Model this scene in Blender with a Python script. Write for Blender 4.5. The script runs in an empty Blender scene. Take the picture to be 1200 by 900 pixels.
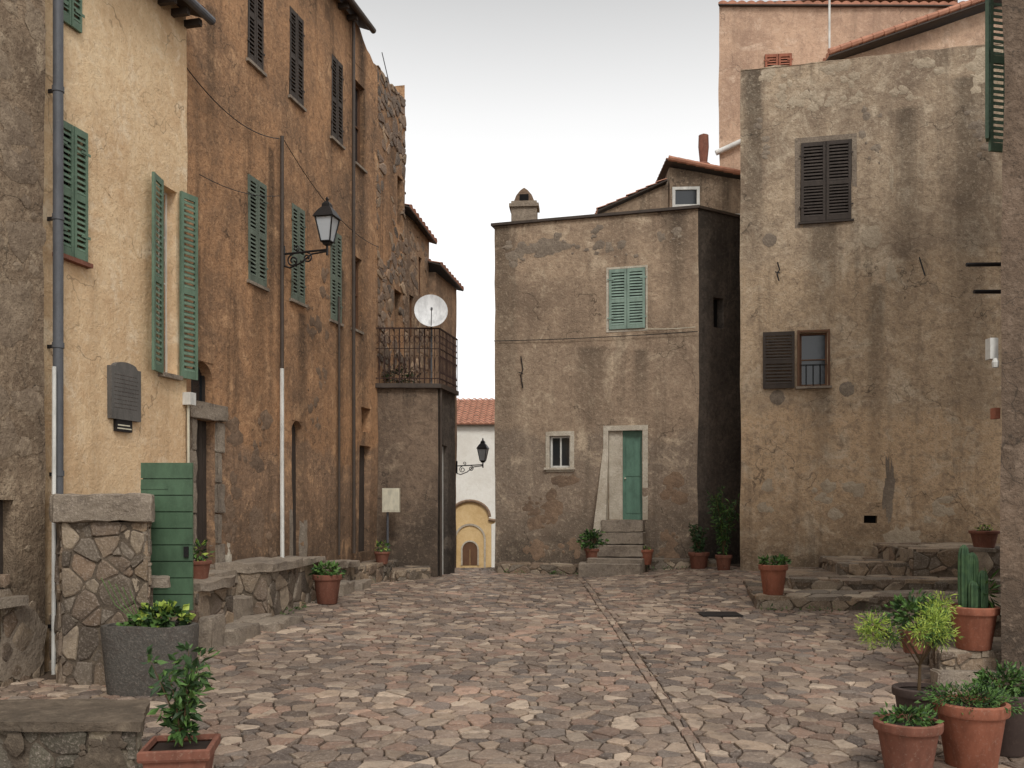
import bpy, math, random
from mathutils import Vector, noise
random.seed(11)
R=random.random
def U(a,b): return a+(b-a)*R()
# survey constants of the camera station (used to measure widths / heights on the facades)
F=1100.0; CX=600.0; HY=590.0; CH=1.6
scene=bpy.context.scene

def lin(c):
    c=c/255.0
    return c/12.92 if c<=0.04045 else ((c+0.055)/1.055)**2.4
def S(r,g,b): return (lin(r),lin(g),lin(b),1.0)
def sm(t):
    t=max(0,min(1,t)); return t*t*(3-2*t)
def gz(x,y):
    yy=max(y,1.0)
    z=-.033*(17-yy) if yy<17 else 0.0
    if y>23.5: z-=min((y-23.5)*.11,1.7)
    z+=.22*sm((x-1)/4)*sm((y-14)/6)
    if y<24: z+=.03*noise.noise(Vector((x*.4,y*.4,0)))
    return z

# ------------------------------------------------------------------ materials
class NT:
    def __init__(s,name):
        s.m=bpy.data.materials.new(name); s.m.use_nodes=True
        s.t=s.m.node_tree; s.b=s.t.nodes['Principled BSDF']
        s.geo=None
    def n(s,typ,**k):
        nd=s.t.nodes.new(typ)
        for a,b in k.items(): setattr(nd,a,b)
        return nd
    def link(s,a,b): s.t.links.new(a,b)
    def pos(s):
        if not s.geo: s.geo=s.n('ShaderNodeNewGeometry')
        return s.geo.outputs['Position']
    def mapped(s,sc,loc=(0,0,0)):
        mp=s.n('ShaderNodeMapping'); s.link(s.pos(),mp.inputs['Vector'])
        mp.inputs['Scale'].default_value=sc; mp.inputs['Location'].default_value=loc
        return mp.outputs[0]
    def noise(s,scale,detail=6,rough=.6,vec=None,dist=0):
        nd=s.n('ShaderNodeTexNoise'); s.link(vec or s.pos(),nd.inputs['Vector'])
        nd.inputs['Scale'].default_value=scale; nd.inputs['Detail'].default_value=detail
        nd.inputs['Roughness'].default_value=rough; nd.inputs['Distortion'].default_value=dist
        return nd.outputs['Fac']
    def rng(s,val,a,b,c=0,d=1):
        nd=s.n('ShaderNodeMapRange'); s.link(val,nd.inputs[0])
        for i,v in enumerate((a,b,c,d)): nd.inputs[i+1].default_value=v
        return nd.outputs[0]
    def math(s,op,a,b):
        nd=s.n('ShaderNodeMath',operation=op)
        for i,v in enumerate((a,b)):
            if isinstance(v,(int,float)): nd.inputs[i].default_value=v
            else: s.link(v,nd.inputs[i])
        return nd.outputs[0]
    def mix(s,a,b,fac,blend='MIX'):
        nd=s.n('ShaderNodeMix',data_type='RGBA',blend_type=blend)
        for i,v in ((6,a),(7,b),(0,fac)):
            if isinstance(v,(tuple,int,float)): nd.inputs[i].default_value=v
            else: s.link(v,nd.inputs[i])
        return nd.outputs[2]
    def bump(s,h,strength,dist,prev=None):
        nd=s.n('ShaderNodeBump'); s.link(h,nd.inputs['Height'])
        nd.inputs['Strength'].default_value=strength; nd.inputs['Distance'].default_value=dist
        if prev: s.link(prev,nd.inputs['Normal'])
        return nd.outputs[0]
    def fin(s,col,rough=.9,nrm=None,spec=.3,metal=0):
        if isinstance(col,tuple): s.b.inputs['Base Color'].default_value=col
        else: s.link(col,s.b.inputs['Base Color'])
        if isinstance(rough,(int,float)): s.b.inputs['Roughness'].default_value=rough
        else: s.link(rough,s.b.inputs['Roughness'])
        s.b.inputs['Specular IOR Level'].default_value=spec
        s.b.inputs['Metallic'].default_value=metal
        if nrm: s.link(nrm,s.b.inputs['Normal'])
        return s.m

def stucco(name,base,dark,light,seed=0,ztop=20,zbase=0.2,streak=.6,patch=.45,baseh=1.6,grain=1.0,black=S(58,52,46),zones=(),drips=(),simple=False):
    t=NT(name); o=(seed*3.7,seed*1.9,seed*5.3)
    v=t.mapped((1,1,1),o)
    sep=t.n('ShaderNodeSeparateXYZ'); t.link(t.pos(),sep.inputs[0]); z=sep.outputs[2]
    n1=t.noise(.55,5,.68,v,.4)
    c=t.mix(base,dark,t.rng(n1,.42,.68))
    if zones: nzz=t.noise(.7,4,.6,t.mapped((1,1,1),(o[2],o[1],o[0])))
    for (zz,colz,am,wob) in zones:    # old repair campaigns: render changes tone below a ragged line
        q=t.math('ADD',z,t.math('MULTIPLY',t.math('SUBTRACT',nzz,.5),wob))
        c=t.mix(c,colz,t.rng(q,zz+.12,zz-.12,0,am))
    n5=t.noise(4.5,5,.72,v,.5)
    n7=t.noise(14,4,.7,v)
    n6=t.noise(38,2,.6,v)
    if not simple:
        n2=t.noise(1.3,5,.7,t.mapped((1,1,1),(o[1]+9,o[0],o[2]+3)),.8)
        c=t.mix(c,light,t.rng(n2,.60-.1*patch,.68,0,.85))
    c=t.mix(c,dark,t.rng(n5,.50,.72,0,.85))
    c=t.mix(c,light,t.rng(n5,.45,.25,0,.6))
    if not simple:
        sv=t.mapped((2.6,2.6,.16),o)
        n3=t.noise(1.0,6,.68,sv)
        c=t.mix(c,black,t.rng(n3,.53,.80,0,streak))
        c=t.mix(c,light,t.rng(n3,.42,.25,0,streak*.45))
        nz=t.math('MULTIPLY',t.math('SUBTRACT',n2,.5),3.2)
        za=t.math('ADD',z,nz)
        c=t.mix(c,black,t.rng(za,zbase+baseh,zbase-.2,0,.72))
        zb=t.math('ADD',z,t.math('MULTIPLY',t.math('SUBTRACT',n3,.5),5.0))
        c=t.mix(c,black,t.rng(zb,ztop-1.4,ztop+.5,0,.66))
        for (dx,dy,hw,zt_,ln,am) in drips:   # run-off grime below sills, gutters and pipes
            vm=t.n('ShaderNodeVectorMath',operation='SUBTRACT'); t.link(t.pos(),vm.inputs[0]); vm.inputs[1].default_value=(dx,dy,0)
            vs=t.n('ShaderNodeVectorMath',operation='MULTIPLY'); t.link(vm.outputs[0],vs.inputs[0]); vs.inputs[1].default_value=(1,1,0)
            vl=t.n('ShaderNodeVectorMath',operation='LENGTH'); t.link(vs.outputs[0],vl.inputs[0])
            dd=t.math('ADD',vl.outputs['Value'],t.math('MULTIPLY',t.math('SUBTRACT',n3,.5),hw*2.6))
            f=t.math('MULTIPLY',t.rng(dd,hw,hw*.3),t.rng(z,zt_-ln,zt_,0,am))
            f=t.math('MULTIPLY',f,t.rng(z,zt_+.05,zt_-.03)); c=t.mix(c,black,f)
    c=t.mix(c,black,t.rng(n6,.58,.74,0,.6*grain))
    c=t.mix(c,light,t.rng(n7,.53,.75,0,.5*grain)); c=t.mix(c,dark,t.rng(n7,.47,.28,0,.75*grain))
    if not simple:
        vo=t.n('ShaderNodeTexVoronoi',feature='DISTANCE_TO_EDGE'); vo.inputs['Scale'].default_value=.42
        wv=t.n('ShaderNodeVectorMath',operation='ADD'); t.link(v,wv.inputs[0])
        nc=t.n('ShaderNodeTexNoise'); t.link(v,nc.inputs['Vector']); nc.inputs['Scale'].default_value=2.2; nc.inputs['Detail'].default_value=3
        t.link(nc.outputs['Color'],wv.inputs[1]); t.link(wv.outputs[0],vo.inputs['Vector'])
        ck=t.math('MULTIPLY',t.rng(vo.outputs['Distance'],.006,.0,0,1),t.rng(n1,.46,.54))
        c=t.mix(c,black,t.math('MULTIPLY',ck,.7))
    hsum=t.math('ADD',t.math('MULTIPLY',n5,1.3),t.math('ADD',t.math('MULTIPLY',n7,.75),t.math('MULTIPLY',n6,.28)))
    b=t.bump(hsum,.75*min(grain,1.2),.030)
    return t.fin(c,.93,b,.15)

def stonemat(name,vc=True,base=(.3,.22,.17,1),rough=.75,lichen=.3,spk=.6):
    t=NT(name)
    if vc:
        a=t.n('ShaderNodeAttribute',attribute_name='Col'); c=a.outputs['Color']
    else: c=base
    n1=t.noise(9,5,.7); n2=t.noise(45,3,.7); n3=t.noise(1.3,5,.7,None,.6)
    c=t.mix(c,(.07,.052,.042,1),t.rng(n1,.5,.8,0,.8))
    c=t.mix(c,(.60,.50,.41,1),t.rng(n2,.50,.8,0,spk))
    c=t.mix(c,(.085,.065,.053,1),t.rng(n3,.48,.72,0,lichen))
    b=t.bump(t.math('ADD',n1,t.math('MULTIPLY',n2,.4)),.75,.03)
    return t.fin(c,t.rng(n1,.3,.7,rough-.2,rough+.15),b,.35)

def paint(name,col,rough=.6,wear=.35,wearcol=(.35,.33,.28,1),metal=0,scale=6):
    t=NT(name); n1=t.noise(scale,5,.7,t.mapped((1,1,.4))); n2=t.noise(40,3,.7)
    c=t.mix(col,(col[0]*.6,col[1]*.6,col[2]*.6,1),t.rng(n1,.4,.65,0,.8))
    c=t.mix(c,wearcol,t.rng(n2,.56,.8,0,wear))
    return t.fin(c,rough,t.bump(n2,.25,.004),.35,metal)

xw=lambda y,c:.23*y-c
def bx(Y): return (xw(Y,7.6),Y)
M={}
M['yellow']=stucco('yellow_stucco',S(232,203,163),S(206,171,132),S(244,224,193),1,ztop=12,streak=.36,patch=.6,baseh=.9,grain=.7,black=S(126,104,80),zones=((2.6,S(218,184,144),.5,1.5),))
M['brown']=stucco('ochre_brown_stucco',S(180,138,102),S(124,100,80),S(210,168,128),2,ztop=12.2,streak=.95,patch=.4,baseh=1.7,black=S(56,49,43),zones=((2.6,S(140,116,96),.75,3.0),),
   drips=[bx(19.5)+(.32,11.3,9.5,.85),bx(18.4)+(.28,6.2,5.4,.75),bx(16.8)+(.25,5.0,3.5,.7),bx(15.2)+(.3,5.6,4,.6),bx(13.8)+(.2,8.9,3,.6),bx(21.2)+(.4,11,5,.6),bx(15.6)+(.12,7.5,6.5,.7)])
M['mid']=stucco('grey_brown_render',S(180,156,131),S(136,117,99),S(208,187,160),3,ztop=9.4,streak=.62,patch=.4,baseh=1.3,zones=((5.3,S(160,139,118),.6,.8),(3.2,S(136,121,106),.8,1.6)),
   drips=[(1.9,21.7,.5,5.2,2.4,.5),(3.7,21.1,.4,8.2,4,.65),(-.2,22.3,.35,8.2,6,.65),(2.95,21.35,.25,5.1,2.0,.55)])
M['dark']=stucco('dark_side_render',S(92,83,75),S(60,55,51),S(120,108,96),4,ztop=7.5,streak=.8,patch=.2,baseh=2)  # darker render for the side walls of the annex and middle house
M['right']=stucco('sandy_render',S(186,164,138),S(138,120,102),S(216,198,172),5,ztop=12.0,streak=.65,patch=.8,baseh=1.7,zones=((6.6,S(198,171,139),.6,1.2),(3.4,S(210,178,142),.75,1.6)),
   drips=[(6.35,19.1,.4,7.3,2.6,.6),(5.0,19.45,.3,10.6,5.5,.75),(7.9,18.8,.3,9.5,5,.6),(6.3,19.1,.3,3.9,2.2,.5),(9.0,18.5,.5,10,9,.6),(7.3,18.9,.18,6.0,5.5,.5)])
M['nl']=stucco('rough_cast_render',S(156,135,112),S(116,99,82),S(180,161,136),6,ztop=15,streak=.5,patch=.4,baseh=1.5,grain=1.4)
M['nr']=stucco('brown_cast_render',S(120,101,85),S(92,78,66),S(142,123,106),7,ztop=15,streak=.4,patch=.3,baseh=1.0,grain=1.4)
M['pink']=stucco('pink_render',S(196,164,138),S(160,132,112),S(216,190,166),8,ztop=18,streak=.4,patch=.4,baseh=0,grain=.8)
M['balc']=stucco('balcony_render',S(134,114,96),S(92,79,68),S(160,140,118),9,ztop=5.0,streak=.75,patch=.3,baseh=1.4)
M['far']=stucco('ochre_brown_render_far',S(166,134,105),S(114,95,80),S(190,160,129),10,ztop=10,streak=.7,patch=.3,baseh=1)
M['white']=stucco('white_limewash',S(234,230,220),S(218,212,200),S(240,238,230),12,grain=.3,black=S(160,152,140),simple=True)
M['ochre']=stucco('ochre_limewash',S(222,192,142),S(204,170,118),S(234,210,168),13,grain=.4,black=S(140,110,70),simple=True)
M['plaster']=stucco('pale_lime_plaster',S(204,194,176),S(170,157,138),S(222,213,198),14,grain=.9,black=S(110,100,88),simple=True)
M['mortar']=stucco('lime_mortar',S(160,142,120),S(122,106,90),S(188,168,144),15,simple=True)
M['mortard']=stucco('dark_lime_mortar',S(112,99,85),S(82,73,63),S(138,124,106),17,simple=True)
M['greymort']=stucco('cement_patch',S(152,138,121),S(124,111,98),S(176,161,142),16,simple=True)
M['bpatch']=stucco('brown_cement_patch',S(142,118,97),S(112,94,79),S(164,139,114),18,simple=True)
M['rlight']=stucco('worn_pale_render',S(192,175,151),S(164,147,126),S(208,194,172),19,simple=True,black=S(110,100,88))
M['cobble']=stonemat('cobble_stone',rough=.6,lichen=.6,spk=.5)
M['stone']=stonemat('rubble_stone',rough=.85,lichen=.6)
M['granite']=stonemat('granite_block',vc=False,base=S(142,129,113),rough=.85,lichen=.7)
M['slate']=stonemat('dark_trough_stone',vc=False,base=S(84,80,74),rough=.8,lichen=.4,spk=.25)
M['green']=paint('green_shutter_paint',S(104,127,106),.65,.5,S(156,160,144))
M['teal']=paint('blue_green_paint',S(142,164,149),.65,.5,S(188,193,182))
M['gate']=paint('green_gate_paint',S(84,110,84),.5,.25,S(126,140,116))
M['door']=paint('green_door_paint',S(98,132,113),.55,.25,S(134,148,134))
M['oldgreen']=paint('faded_green_paint',S(106,116,102),.7,.5,S(148,143,127))
M['darkwood']=paint('weathered_dark_wood',S(70,61,54),.75,.4,S(112,100,88))
M['brownwood']=paint('brown_wood',S(110,78,55),.65,.3,S(146,110,82))
M['whitepaint']=paint('white_paint',S(222,220,212),.55,.3,S(170,160,145))
M['cream']=paint('cream_metal',S(214,206,182),.5,.15,S(170,160,140))
M['greypvc']=paint('grey_downpipe_metal',S(96,97,100),.5,.25,S(124,116,108))
M['darkpipe']=paint('dark_downpipe_metal',S(78,67,58),.6,.4,S(118,94,76))
M['iron']=paint('black_iron',S(36,34,34),.5,.3,S(80,55,40))
M['rust']=paint('rusty_iron',S(64,45,38),.8,.4,S(92,60,45))
M['dish']=paint('dish_enamel',S(236,236,234),.4,.1,S(205,205,200))
M['terra']=paint('terracotta',S(156,97,74),.85,.6,S(178,144,125),scale=9)
M['terra2']=paint('aged_terracotta',S(130,84,67),.85,.6,S(160,138,120),scale=9)
M['darkpot']=paint('dark_pot_clay',S(80,66,60),.8,.4,S(116,100,88))
M['soil']=paint('potting_soil',S(46,34,26),.95,.3,S(80,64,50))
M['tile']=paint('clay_roof_tile',S(184,130,105),.9,.7,S(202,172,146),scale=3)
M['plaque']=paint('slate_plaque',S(104,100,95),.8,.4,S(132,126,118))
M['blackhole']=paint('dark_interior',S(24,21,19),.95,.1,S(40,34,30))
M['stem']=paint('woody_stem',S(96,76,52),.85,.3,S(130,110,84))
t=NT('window_glass'); M['glass']=t.fin((.018,.022,.026,1),.08,t.bump(t.noise(3,2),.08,.01),.6)
t=NT('lantern_glass'); M['lglass']=t.fin((.5,.53,.55,1),.15,None,.5)
def leafmat(name,a,b):
    t=NT(name); c=t.mix(a,b,t.rng(t.noise(14,3,.6),.35,.65))
    return t.fin(c,.55,None,.3)
M['leafd']=leafmat('dark_leaf',S(36,56,30),S(56,80,42))
M['leafm']=leafmat('mid_leaf',S(68,98,48),S(96,126,62))
M['leafl']=leafmat('bright_leaf',S(134,160,66),S(176,188,88))
M['cactus']=leafmat('cactus_skin',S(50,74,50),S(72,96,62))

# ------------------------------------------------------------------ mesh builder
class MB:
    def __init__(s): s.v=[];s.f=[];s.m=[];s.c=[];s.mats=[]
    def mi(s,m):
        if m not in s.mats: s.mats.append(m)
        return s.mats.index(m)
    def add(s,vs,fs,m,col=(1,1,1,1)):
        o=len(s.v); s.v+= [tuple(v) for v in vs]; s.c+=[col]*len(vs); i=s.mi(m)
        for f in fs: s.f.append(tuple(o+k for k in f)); s.m.append(i)
    def hexa(s,p,m):
        s.add(p,[(3,2,1,0),(4,5,6,7),(0,1,5,4),(1,2,6,5),(2,3,7,6),(3,0,4,7)],m)
    def box(s,fr,u0,u1,w0,w1,z0,z1,m):
        P=fr.P; s.hexa([P(u0,w1,z0),P(u1,w1,z0),P(u1,w0,z0),P(u0,w0,z0),P(u0,w1,z1),P(u1,w1,z1),P(u1,w0,z1),P(u0,w0,z1)],m)
    def tube(s,pts,r,m,n=8):
        pts=[Vector(p) for p in pts]; vs=[];fs=[]
        up=None
        for i,p in enumerate(pts):
            d=(pts[min(i+1,len(pts)-1)]-pts[max(i-1,0)]).normalized()
            if up is None:
                up=Vector((0,0,1)) if abs(d.z)<.9 else Vector((1,0,0))
            a=d.cross(up).normalized(); b=a.cross(d).normalized(); up=b
            rr=r[i] if isinstance(r,list) else r
            for k in range(n):
                t=2*math.pi*k/n; vs.append(p+a*math.cos(t)*rr+b*math.sin(t)*rr)
        for i in range(len(pts)-1):
            for k in range(n):
                k2=(k+1)%n; fs.append((i*n+k,i*n+k2,(i+1)*n+k2,(i+1)*n+k))
        fs.append(tuple(range(n))[::-1]); fs.append(tuple((len(pts)-1)*n+k for k in range(n)))
        s.add(vs,fs,m)
    def lathe(s,c,prof,m,n=28,rot=0,fn=None):
        vs=[];fs=[]
        for (r,z) in prof:
            for k in range(n):
                t=2*math.pi*k/n+rot; rr=r*(fn(t) if fn else 1)
                vs.append((c[0]+rr*math.cos(t),c[1]+rr*math.sin(t),c[2]+z))
        for i in range(len(prof)-1):
            for k in range(n):
                k2=(k+1)%n; fs.append((i*n+k,i*n+k2,(i+1)*n+k2,(i+1)*n+k))
        s.add(vs,fs,m)
    def obj(s,name,parent=None,smooth=False):
        me=bpy.data.meshes.new(name); me.from_pydata(s.v,[],s.f)
        for m in s.mats: me.materials.append(M[m])
        me.polygons.foreach_set('material_index',s.m)
        ca=me.color_attributes.new('Col','FLOAT_COLOR','POINT')
        ca.data.foreach_set('color',[x for c in s.c for x in c])
        if smooth: me.polygons.foreach_set('use_smooth',[True]*len(s.f))
        me.update()
        o=bpy.data.objects.new(name,me); scene.collection.objects.link(o)
        if smooth:
            md=o.modifiers.new('es','EDGE_SPLIT'); md.split_angle=math.radians(40)
        if parent: o.parent=parent
        return o
def empty(name):
    e=bpy.data.objects.new(name,None); scene.collection.objects.link(e); e.empty_display_size=.2; return e

class Fr:
    def __init__(s,a,b):
        s.a=Vector((a[0],a[1])); d=Vector((b[0],b[1]))-s.a; s.L=d.length; s.d=d.normalized(); s.n=Vector((s.d.y,-s.d.x))
    def P(s,u,w,z):
        q=s.a+s.d*u+s.n*w; return Vector((q.x,q.y,z))
    def u(s,px):
        k=(px-CX)/F; return (k*s.a.y-s.a.x)/(s.d.x-k*s.d.y)
    def Y(s,px): return s.a.y+s.u(px)*s.d.y
    def z(s,px,py): return CH-(py-HY)*s.Y(px)/F
    def rect(s,x0,x1,yt,yb): return (s.u(x0),s.u(x1),s.z(x0,yb),s.z(x0,yt))

def disp(p):
    a=noise.noise_vector(p*.45)*.035+noise.noise_vector(p*1.7)*.014
    return p+Vector((a.x,a.y,a.z*.6))

def wall(mb,fr,u0,u1,z0,z1,m,holes=(),top=None,depth=.22,step=.33,mat2=None):
    def brk(a,b,ext):
        n=max(1,int((b-a)/step)); r=[a+(b-a)*i/n for i in range(n+1)]
        ext=[e for e in ext if a<e<b]
        r=[x for x in r if x in (r[0],r[-1]) or all(abs(x-e)>.12 for e in ext)]
        return sorted(set(r+ext))
    us=brk(u0,u1,[h[0] for h in holes]+[h[1] for h in holes])
    zs=brk(z0,z1,[h[2] for h in holes]+[h[3] for h in holes])
    nu,nz=len(us),len(zs)
    def pt(i,j,w=0):
        z=zs[j]
        if top: z=min(z,top(us[i]))
        p=disp(fr.P(us[i],0,z))
        return p+Vector((-fr.n.x,-fr.n.y,0))*w if w else p
    def inh(i,j):
        if i<0 or j<0 or i>=nu-1 or j>=nz-1: return False
        cu=(us[i]+us[i+1])/2; cz=(zs[j]+zs[j+1])/2
        return any(h[0]<cu<h[1] and h[2]<cz<h[3] for h in holes)
    vs=[pt(i,j) for j in range(nz) for i in range(nu)]; fs=[]
    for j in range(nz-1):
        for i in range(nu-1):
            if inh(i,j): continue
            if top and zs[j]>=max(top(us[i]),top(us[i+1])): continue
            fs.append((j*nu+i,j*nu+i+1,(j+1)*nu+i+1,(j+1)*nu+i))
    mb.add(vs,fs,m)
    for j in range(nz-1):
        for i in range(nu-1):
            if not inh(i,j): continue
            mm=mat2 or m
            if not inh(i-1,j): mb.add([pt(i,j),pt(i,j+1),pt(i,j+1,depth),pt(i,j,depth)],[(0,1,2,3)],mm)
            if not inh(i+1,j): mb.add([pt(i+1,j),pt(i+1,j,depth),pt(i+1,j+1,depth),pt(i+1,j+1)],[(0,1,2,3)],mm)
            if not inh(i,j-1): mb.add([pt(i,j),pt(i,j,depth),pt(i+1,j,depth),pt(i+1,j)],[(0,1,2,3)],mm)
            if not inh(i,j+1): mb.add([pt(i,j+1),pt(i+1,j+1),pt(i+1,j+1,depth),pt(i,j+1,depth)],[(0,1,2,3)],mm)
    for h in holes:
        if len(h)>4 and 'arch' in h[4]:
            r=(h[1]-h[0])/2; cu=(h[0]+h[1])/2; zc=h[3]-r*1.0; N=10
            for sgn in (-1,1):
                arc=[fr.P(cu+sgn*r*math.cos(k*math.pi/2/N),-.01,zc+r*math.sin(k*math.pi/2/N)) for k in range(N+1)]
                corner=fr.P(cu+sgn*(r+.03),-.01,h[3]+.04)
                ext=[p+Vector((-fr.n.x,-fr.n.y,0))*depth for p in arc]
                vs=arc+[corner]; fs=[(k,k+1,N+1) for k in range(N)]
                mb.add(vs,fs,m); mb.add(arc+ext,[(k,k+1,N+2+k,N+1+k) for k in range(N)],m)
        mb.add([fr.P(h[0]-.05,-depth,h[2]-.05),fr.P(h[1]+.05,-depth,h[2]-.05),fr.P(h[1]+.05,-depth,h[3]+.05),fr.P(h[0]-.05,-depth,h[3]+.05)],[(0,1,2,3)],'blackhole')

def house(name,pts,z0,z1,m,holes={},tops={},mats={},flat=True,roofz=None):
    e=empty(name); mb=MB(); n=len(pts)
    for i in range(n):
        fr=Fr(pts[i],pts[(i+1)%n])
        wall(mb,fr,0,fr.L,z0,z1,mats.get(i,m),holes.get(i,()),tops.get(i))
    mb.obj('walls',e,True)
    if flat:
        r=MB(); zz=(roofz or z1-.05); r.add([(p[0],p[1],zz) for p in pts],[tuple(range(n))],'mortar'); r.obj('roof_deck',e)
    return e

def leaf(mb,fr,u0,u1,z0,z1,w,m,sp=.062,t=.035):
    st=min(.055,(u1-u0)*.16)
    mb.box(fr,u0,u0+st,w,w+t,z0,z1,m); mb.box(fr,u1-st,u1,w,w+t,z0,z1,m)
    zm=z0+(z1-z0)*.47
    for a,b in ((z0,z0+.09),(zm-.04,zm+.04),(z1-.08,z1)): mb.box(fr,u0+st,u1-st,w+.003,w+t-.003,a,b,m)
    for a,b in ((z0+.09,zm-.04),(zm+.04,z1-.08)):
        n=max(2,int((b-a)/sp)); s=(b-a)/n
        for k in range(n):
            zz=a+s*k+U(-.003,.003); P=fr.P; x0,x1=u0+st,u1-st
            mb.hexa([P(x0,w+t-.004,zz+.004),P(x1,w+t-.004,zz+.004),P(x1,w+.004,zz+s*.62),P(x0,w+.004,zz+s*.62),
                     P(x0,w+t-.004,zz+.018),P(x1,w+t-.004,zz+.018),P(x1,w+.004,zz+s*.62+.014),P(x0,w+.004,zz+s*.62+.014)],m)
def shutters(e,fr,h,m,w=.0,name='shutters'):
    mb=MB(); u0,u1,z0,z1=h[:4]; c=(u0+u1)/2
    leaf(mb,fr,u0+.01,c-.006,z0+.01,z1-.01,w,m); leaf(mb,fr,c+.006,u1-.01,z0+.01,z1-.01,w+.006,m)
    for zz in (z0+(z1-z0)*.18,z0+(z1-z0)*.82):
        for uu,s in ((u0,1),(u1,-1)): mb.box(fr,min(uu-.03*s,uu+.12*s),max(uu-.03*s,uu+.12*s),w+.036,w+.045,zz,zz+.03,m)
    mb.obj(name,e)
def window(e,fr,h,m='whitepaint',w=-.14,nx=2,nz=2,name='window',fw=.045):
    mb=MB(); u0,u1,z0,z1=h[:4]
    mb.add([fr.P(u0,w-.02,z0),fr.P(u1,w-.02,z0),fr.P(u1,w-.02,z1),fr.P(u0,w-.02,z1)],[(0,1,2,3)],'glass')
    mb.box(fr,u0,u0+fw,w-.03,w+.02,z0,z1,m); mb.box(fr,u1-fw,u1,w-.03,w+.02,z0,z1,m)
    mb.box(fr,u0+fw,u1-fw,w-.03,w+.02,z0,z0+fw,m); mb.box(fr,u0+fw,u1-fw,w-.03,w+.02,z1-fw,z1,m)
    for i in range(1,nx):
        uu=u0+(u1-u0)*i/nx; mb.box(fr,uu-.018,uu+.018,w-.025,w+.015,z0+fw,z1-fw,m)
    for i in range(1,nz):
        zz=z0+(z1-z0)*i/nz; mb.box(fr,u0+fw,u1-fw,w-.022,w+.012,zz-.012,zz+.012,m)
    mb.obj(name,e)
def surround(e,fr,h,m,b=.1,p=.02,bottom=True,name='window_surround',back=.06):
    mb=MB(); u0,u1,z0,z1=h[:4]; j=lambda:U(-.012,.012)
    mb.box(fr,u0-b+j(),u0-.002,-back,p,z0-(b if bottom else 0),z1+b,m); mb.box(fr,u1+.002,u1+b+j(),-back,p,z0-(b if bottom else 0),z1+b,m)
    mb.box(fr,u0-.002,u1+.002,-back,p-.003,z1+.002,z1+b+j(),m)
    if bottom: mb.box(fr,u0-.002,u1+.002,-back,p-.003,z0-b,z0-.002,m)
    mb.obj(name,e)
def sill(e,fr,h,m,o=.07,p=.09,t=.06):
    mb=MB(); mb.box(fr,h[0]-o,h[1]+o,-.15,p,h[2]-t,h[2]-.002,m); mb.obj('sill',e)
def patch(mb,fr,u,z,ru,rz,m,w=.012,seed=0,n=30,rag=1.0):
    vs=[disp(fr.P(u,0,z))+Vector((fr.n.x,fr.n.y,0))*w]
    for ring in (.55,1):
        for k in range(n):
            t=2*math.pi*k/n; q=1+rag*(.3*noise.noise(Vector((math.cos(t)*1.6+seed*7,math.sin(t)*1.6,seed)))+.28*noise.noise(Vector((math.cos(t)*5+seed,math.sin(t)*5,seed))))
            vs.append(disp(fr.P(u+ru*q*ring*math.cos(t),0,z+rz*q*ring*math.sin(t)))+Vector((fr.n.x,fr.n.y,0))*(w if ring<1 else w-.008))
    fs=[(0,1+k,1+(k+1)%n) for k in range(n)]+[(1+k,1+n+k,1+n+(k+1)%n,1+(k+1)%n) for k in range(n)]
    mb.add(vs,fs,m)
def speckle(mb,fr,u0,u1,z0,z1,cnt,r,m,seed=0,thr=.0,holes=()):
    k=0;tr=0
    while k<cnt and tr<cnt*12:
        tr+=1; u=U(u0,u1); z=U(z0,z1)
        if noise.noise(Vector((u*1.4,z*1.8,seed)))<thr: continue
        rr=r*U(.25,1)**1.5
        if any(h[0]-rr*1.8<u<h[1]+rr*1.8 and h[2]-rr*1.5<z<h[3]+rr*1.5 for h in holes): continue
        k+=1; patch(mb,fr,u,z,rr*U(.7,1.5),rr,m,.009+.0002*(k%9),seed+k*.37,12,1.6)

# --- stones as clipped Voronoi cells
def clip(poly,a,b,c):
    out=[];n=len(poly)
    for i in range(n):
        p=poly[i];q=poly[(i+1)%n]; dp=a*p[0]+b*p[1]-c; dq=a*q[0]+b*q[1]-c
        if dp<=0: out.append(p)
        if (dp<0<dq) or (dq<0<dp):
            t=dp/(dp-dq); out.append((p[0]+(q[0]-p[0])*t,p[1]+(q[1]-p[1])*t))
    return out
PAL_COB=[S(160,138,119),S(178,156,135),S(140,120,104),S(192,171,149),S(124,106,92),S(152,133,116),S(168,137,117),S(136,122,110),S(150,122,104),S(116,102,92),S(172,149,127),S(146,126,110)]
PAL_RUB=[S(138,120,100),S(122,105,88),S(152,134,112),S(106,94,80),S(132,111,91),S(126,114,99),S(146,125,101),S(164,147,125)]
NB=sorted([(i,j) for i in range(-2,3) for j in range(-3,4) if (i,j)!=(0,0)],key=lambda t:abs(t[0])+abs(t[1]))
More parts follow.
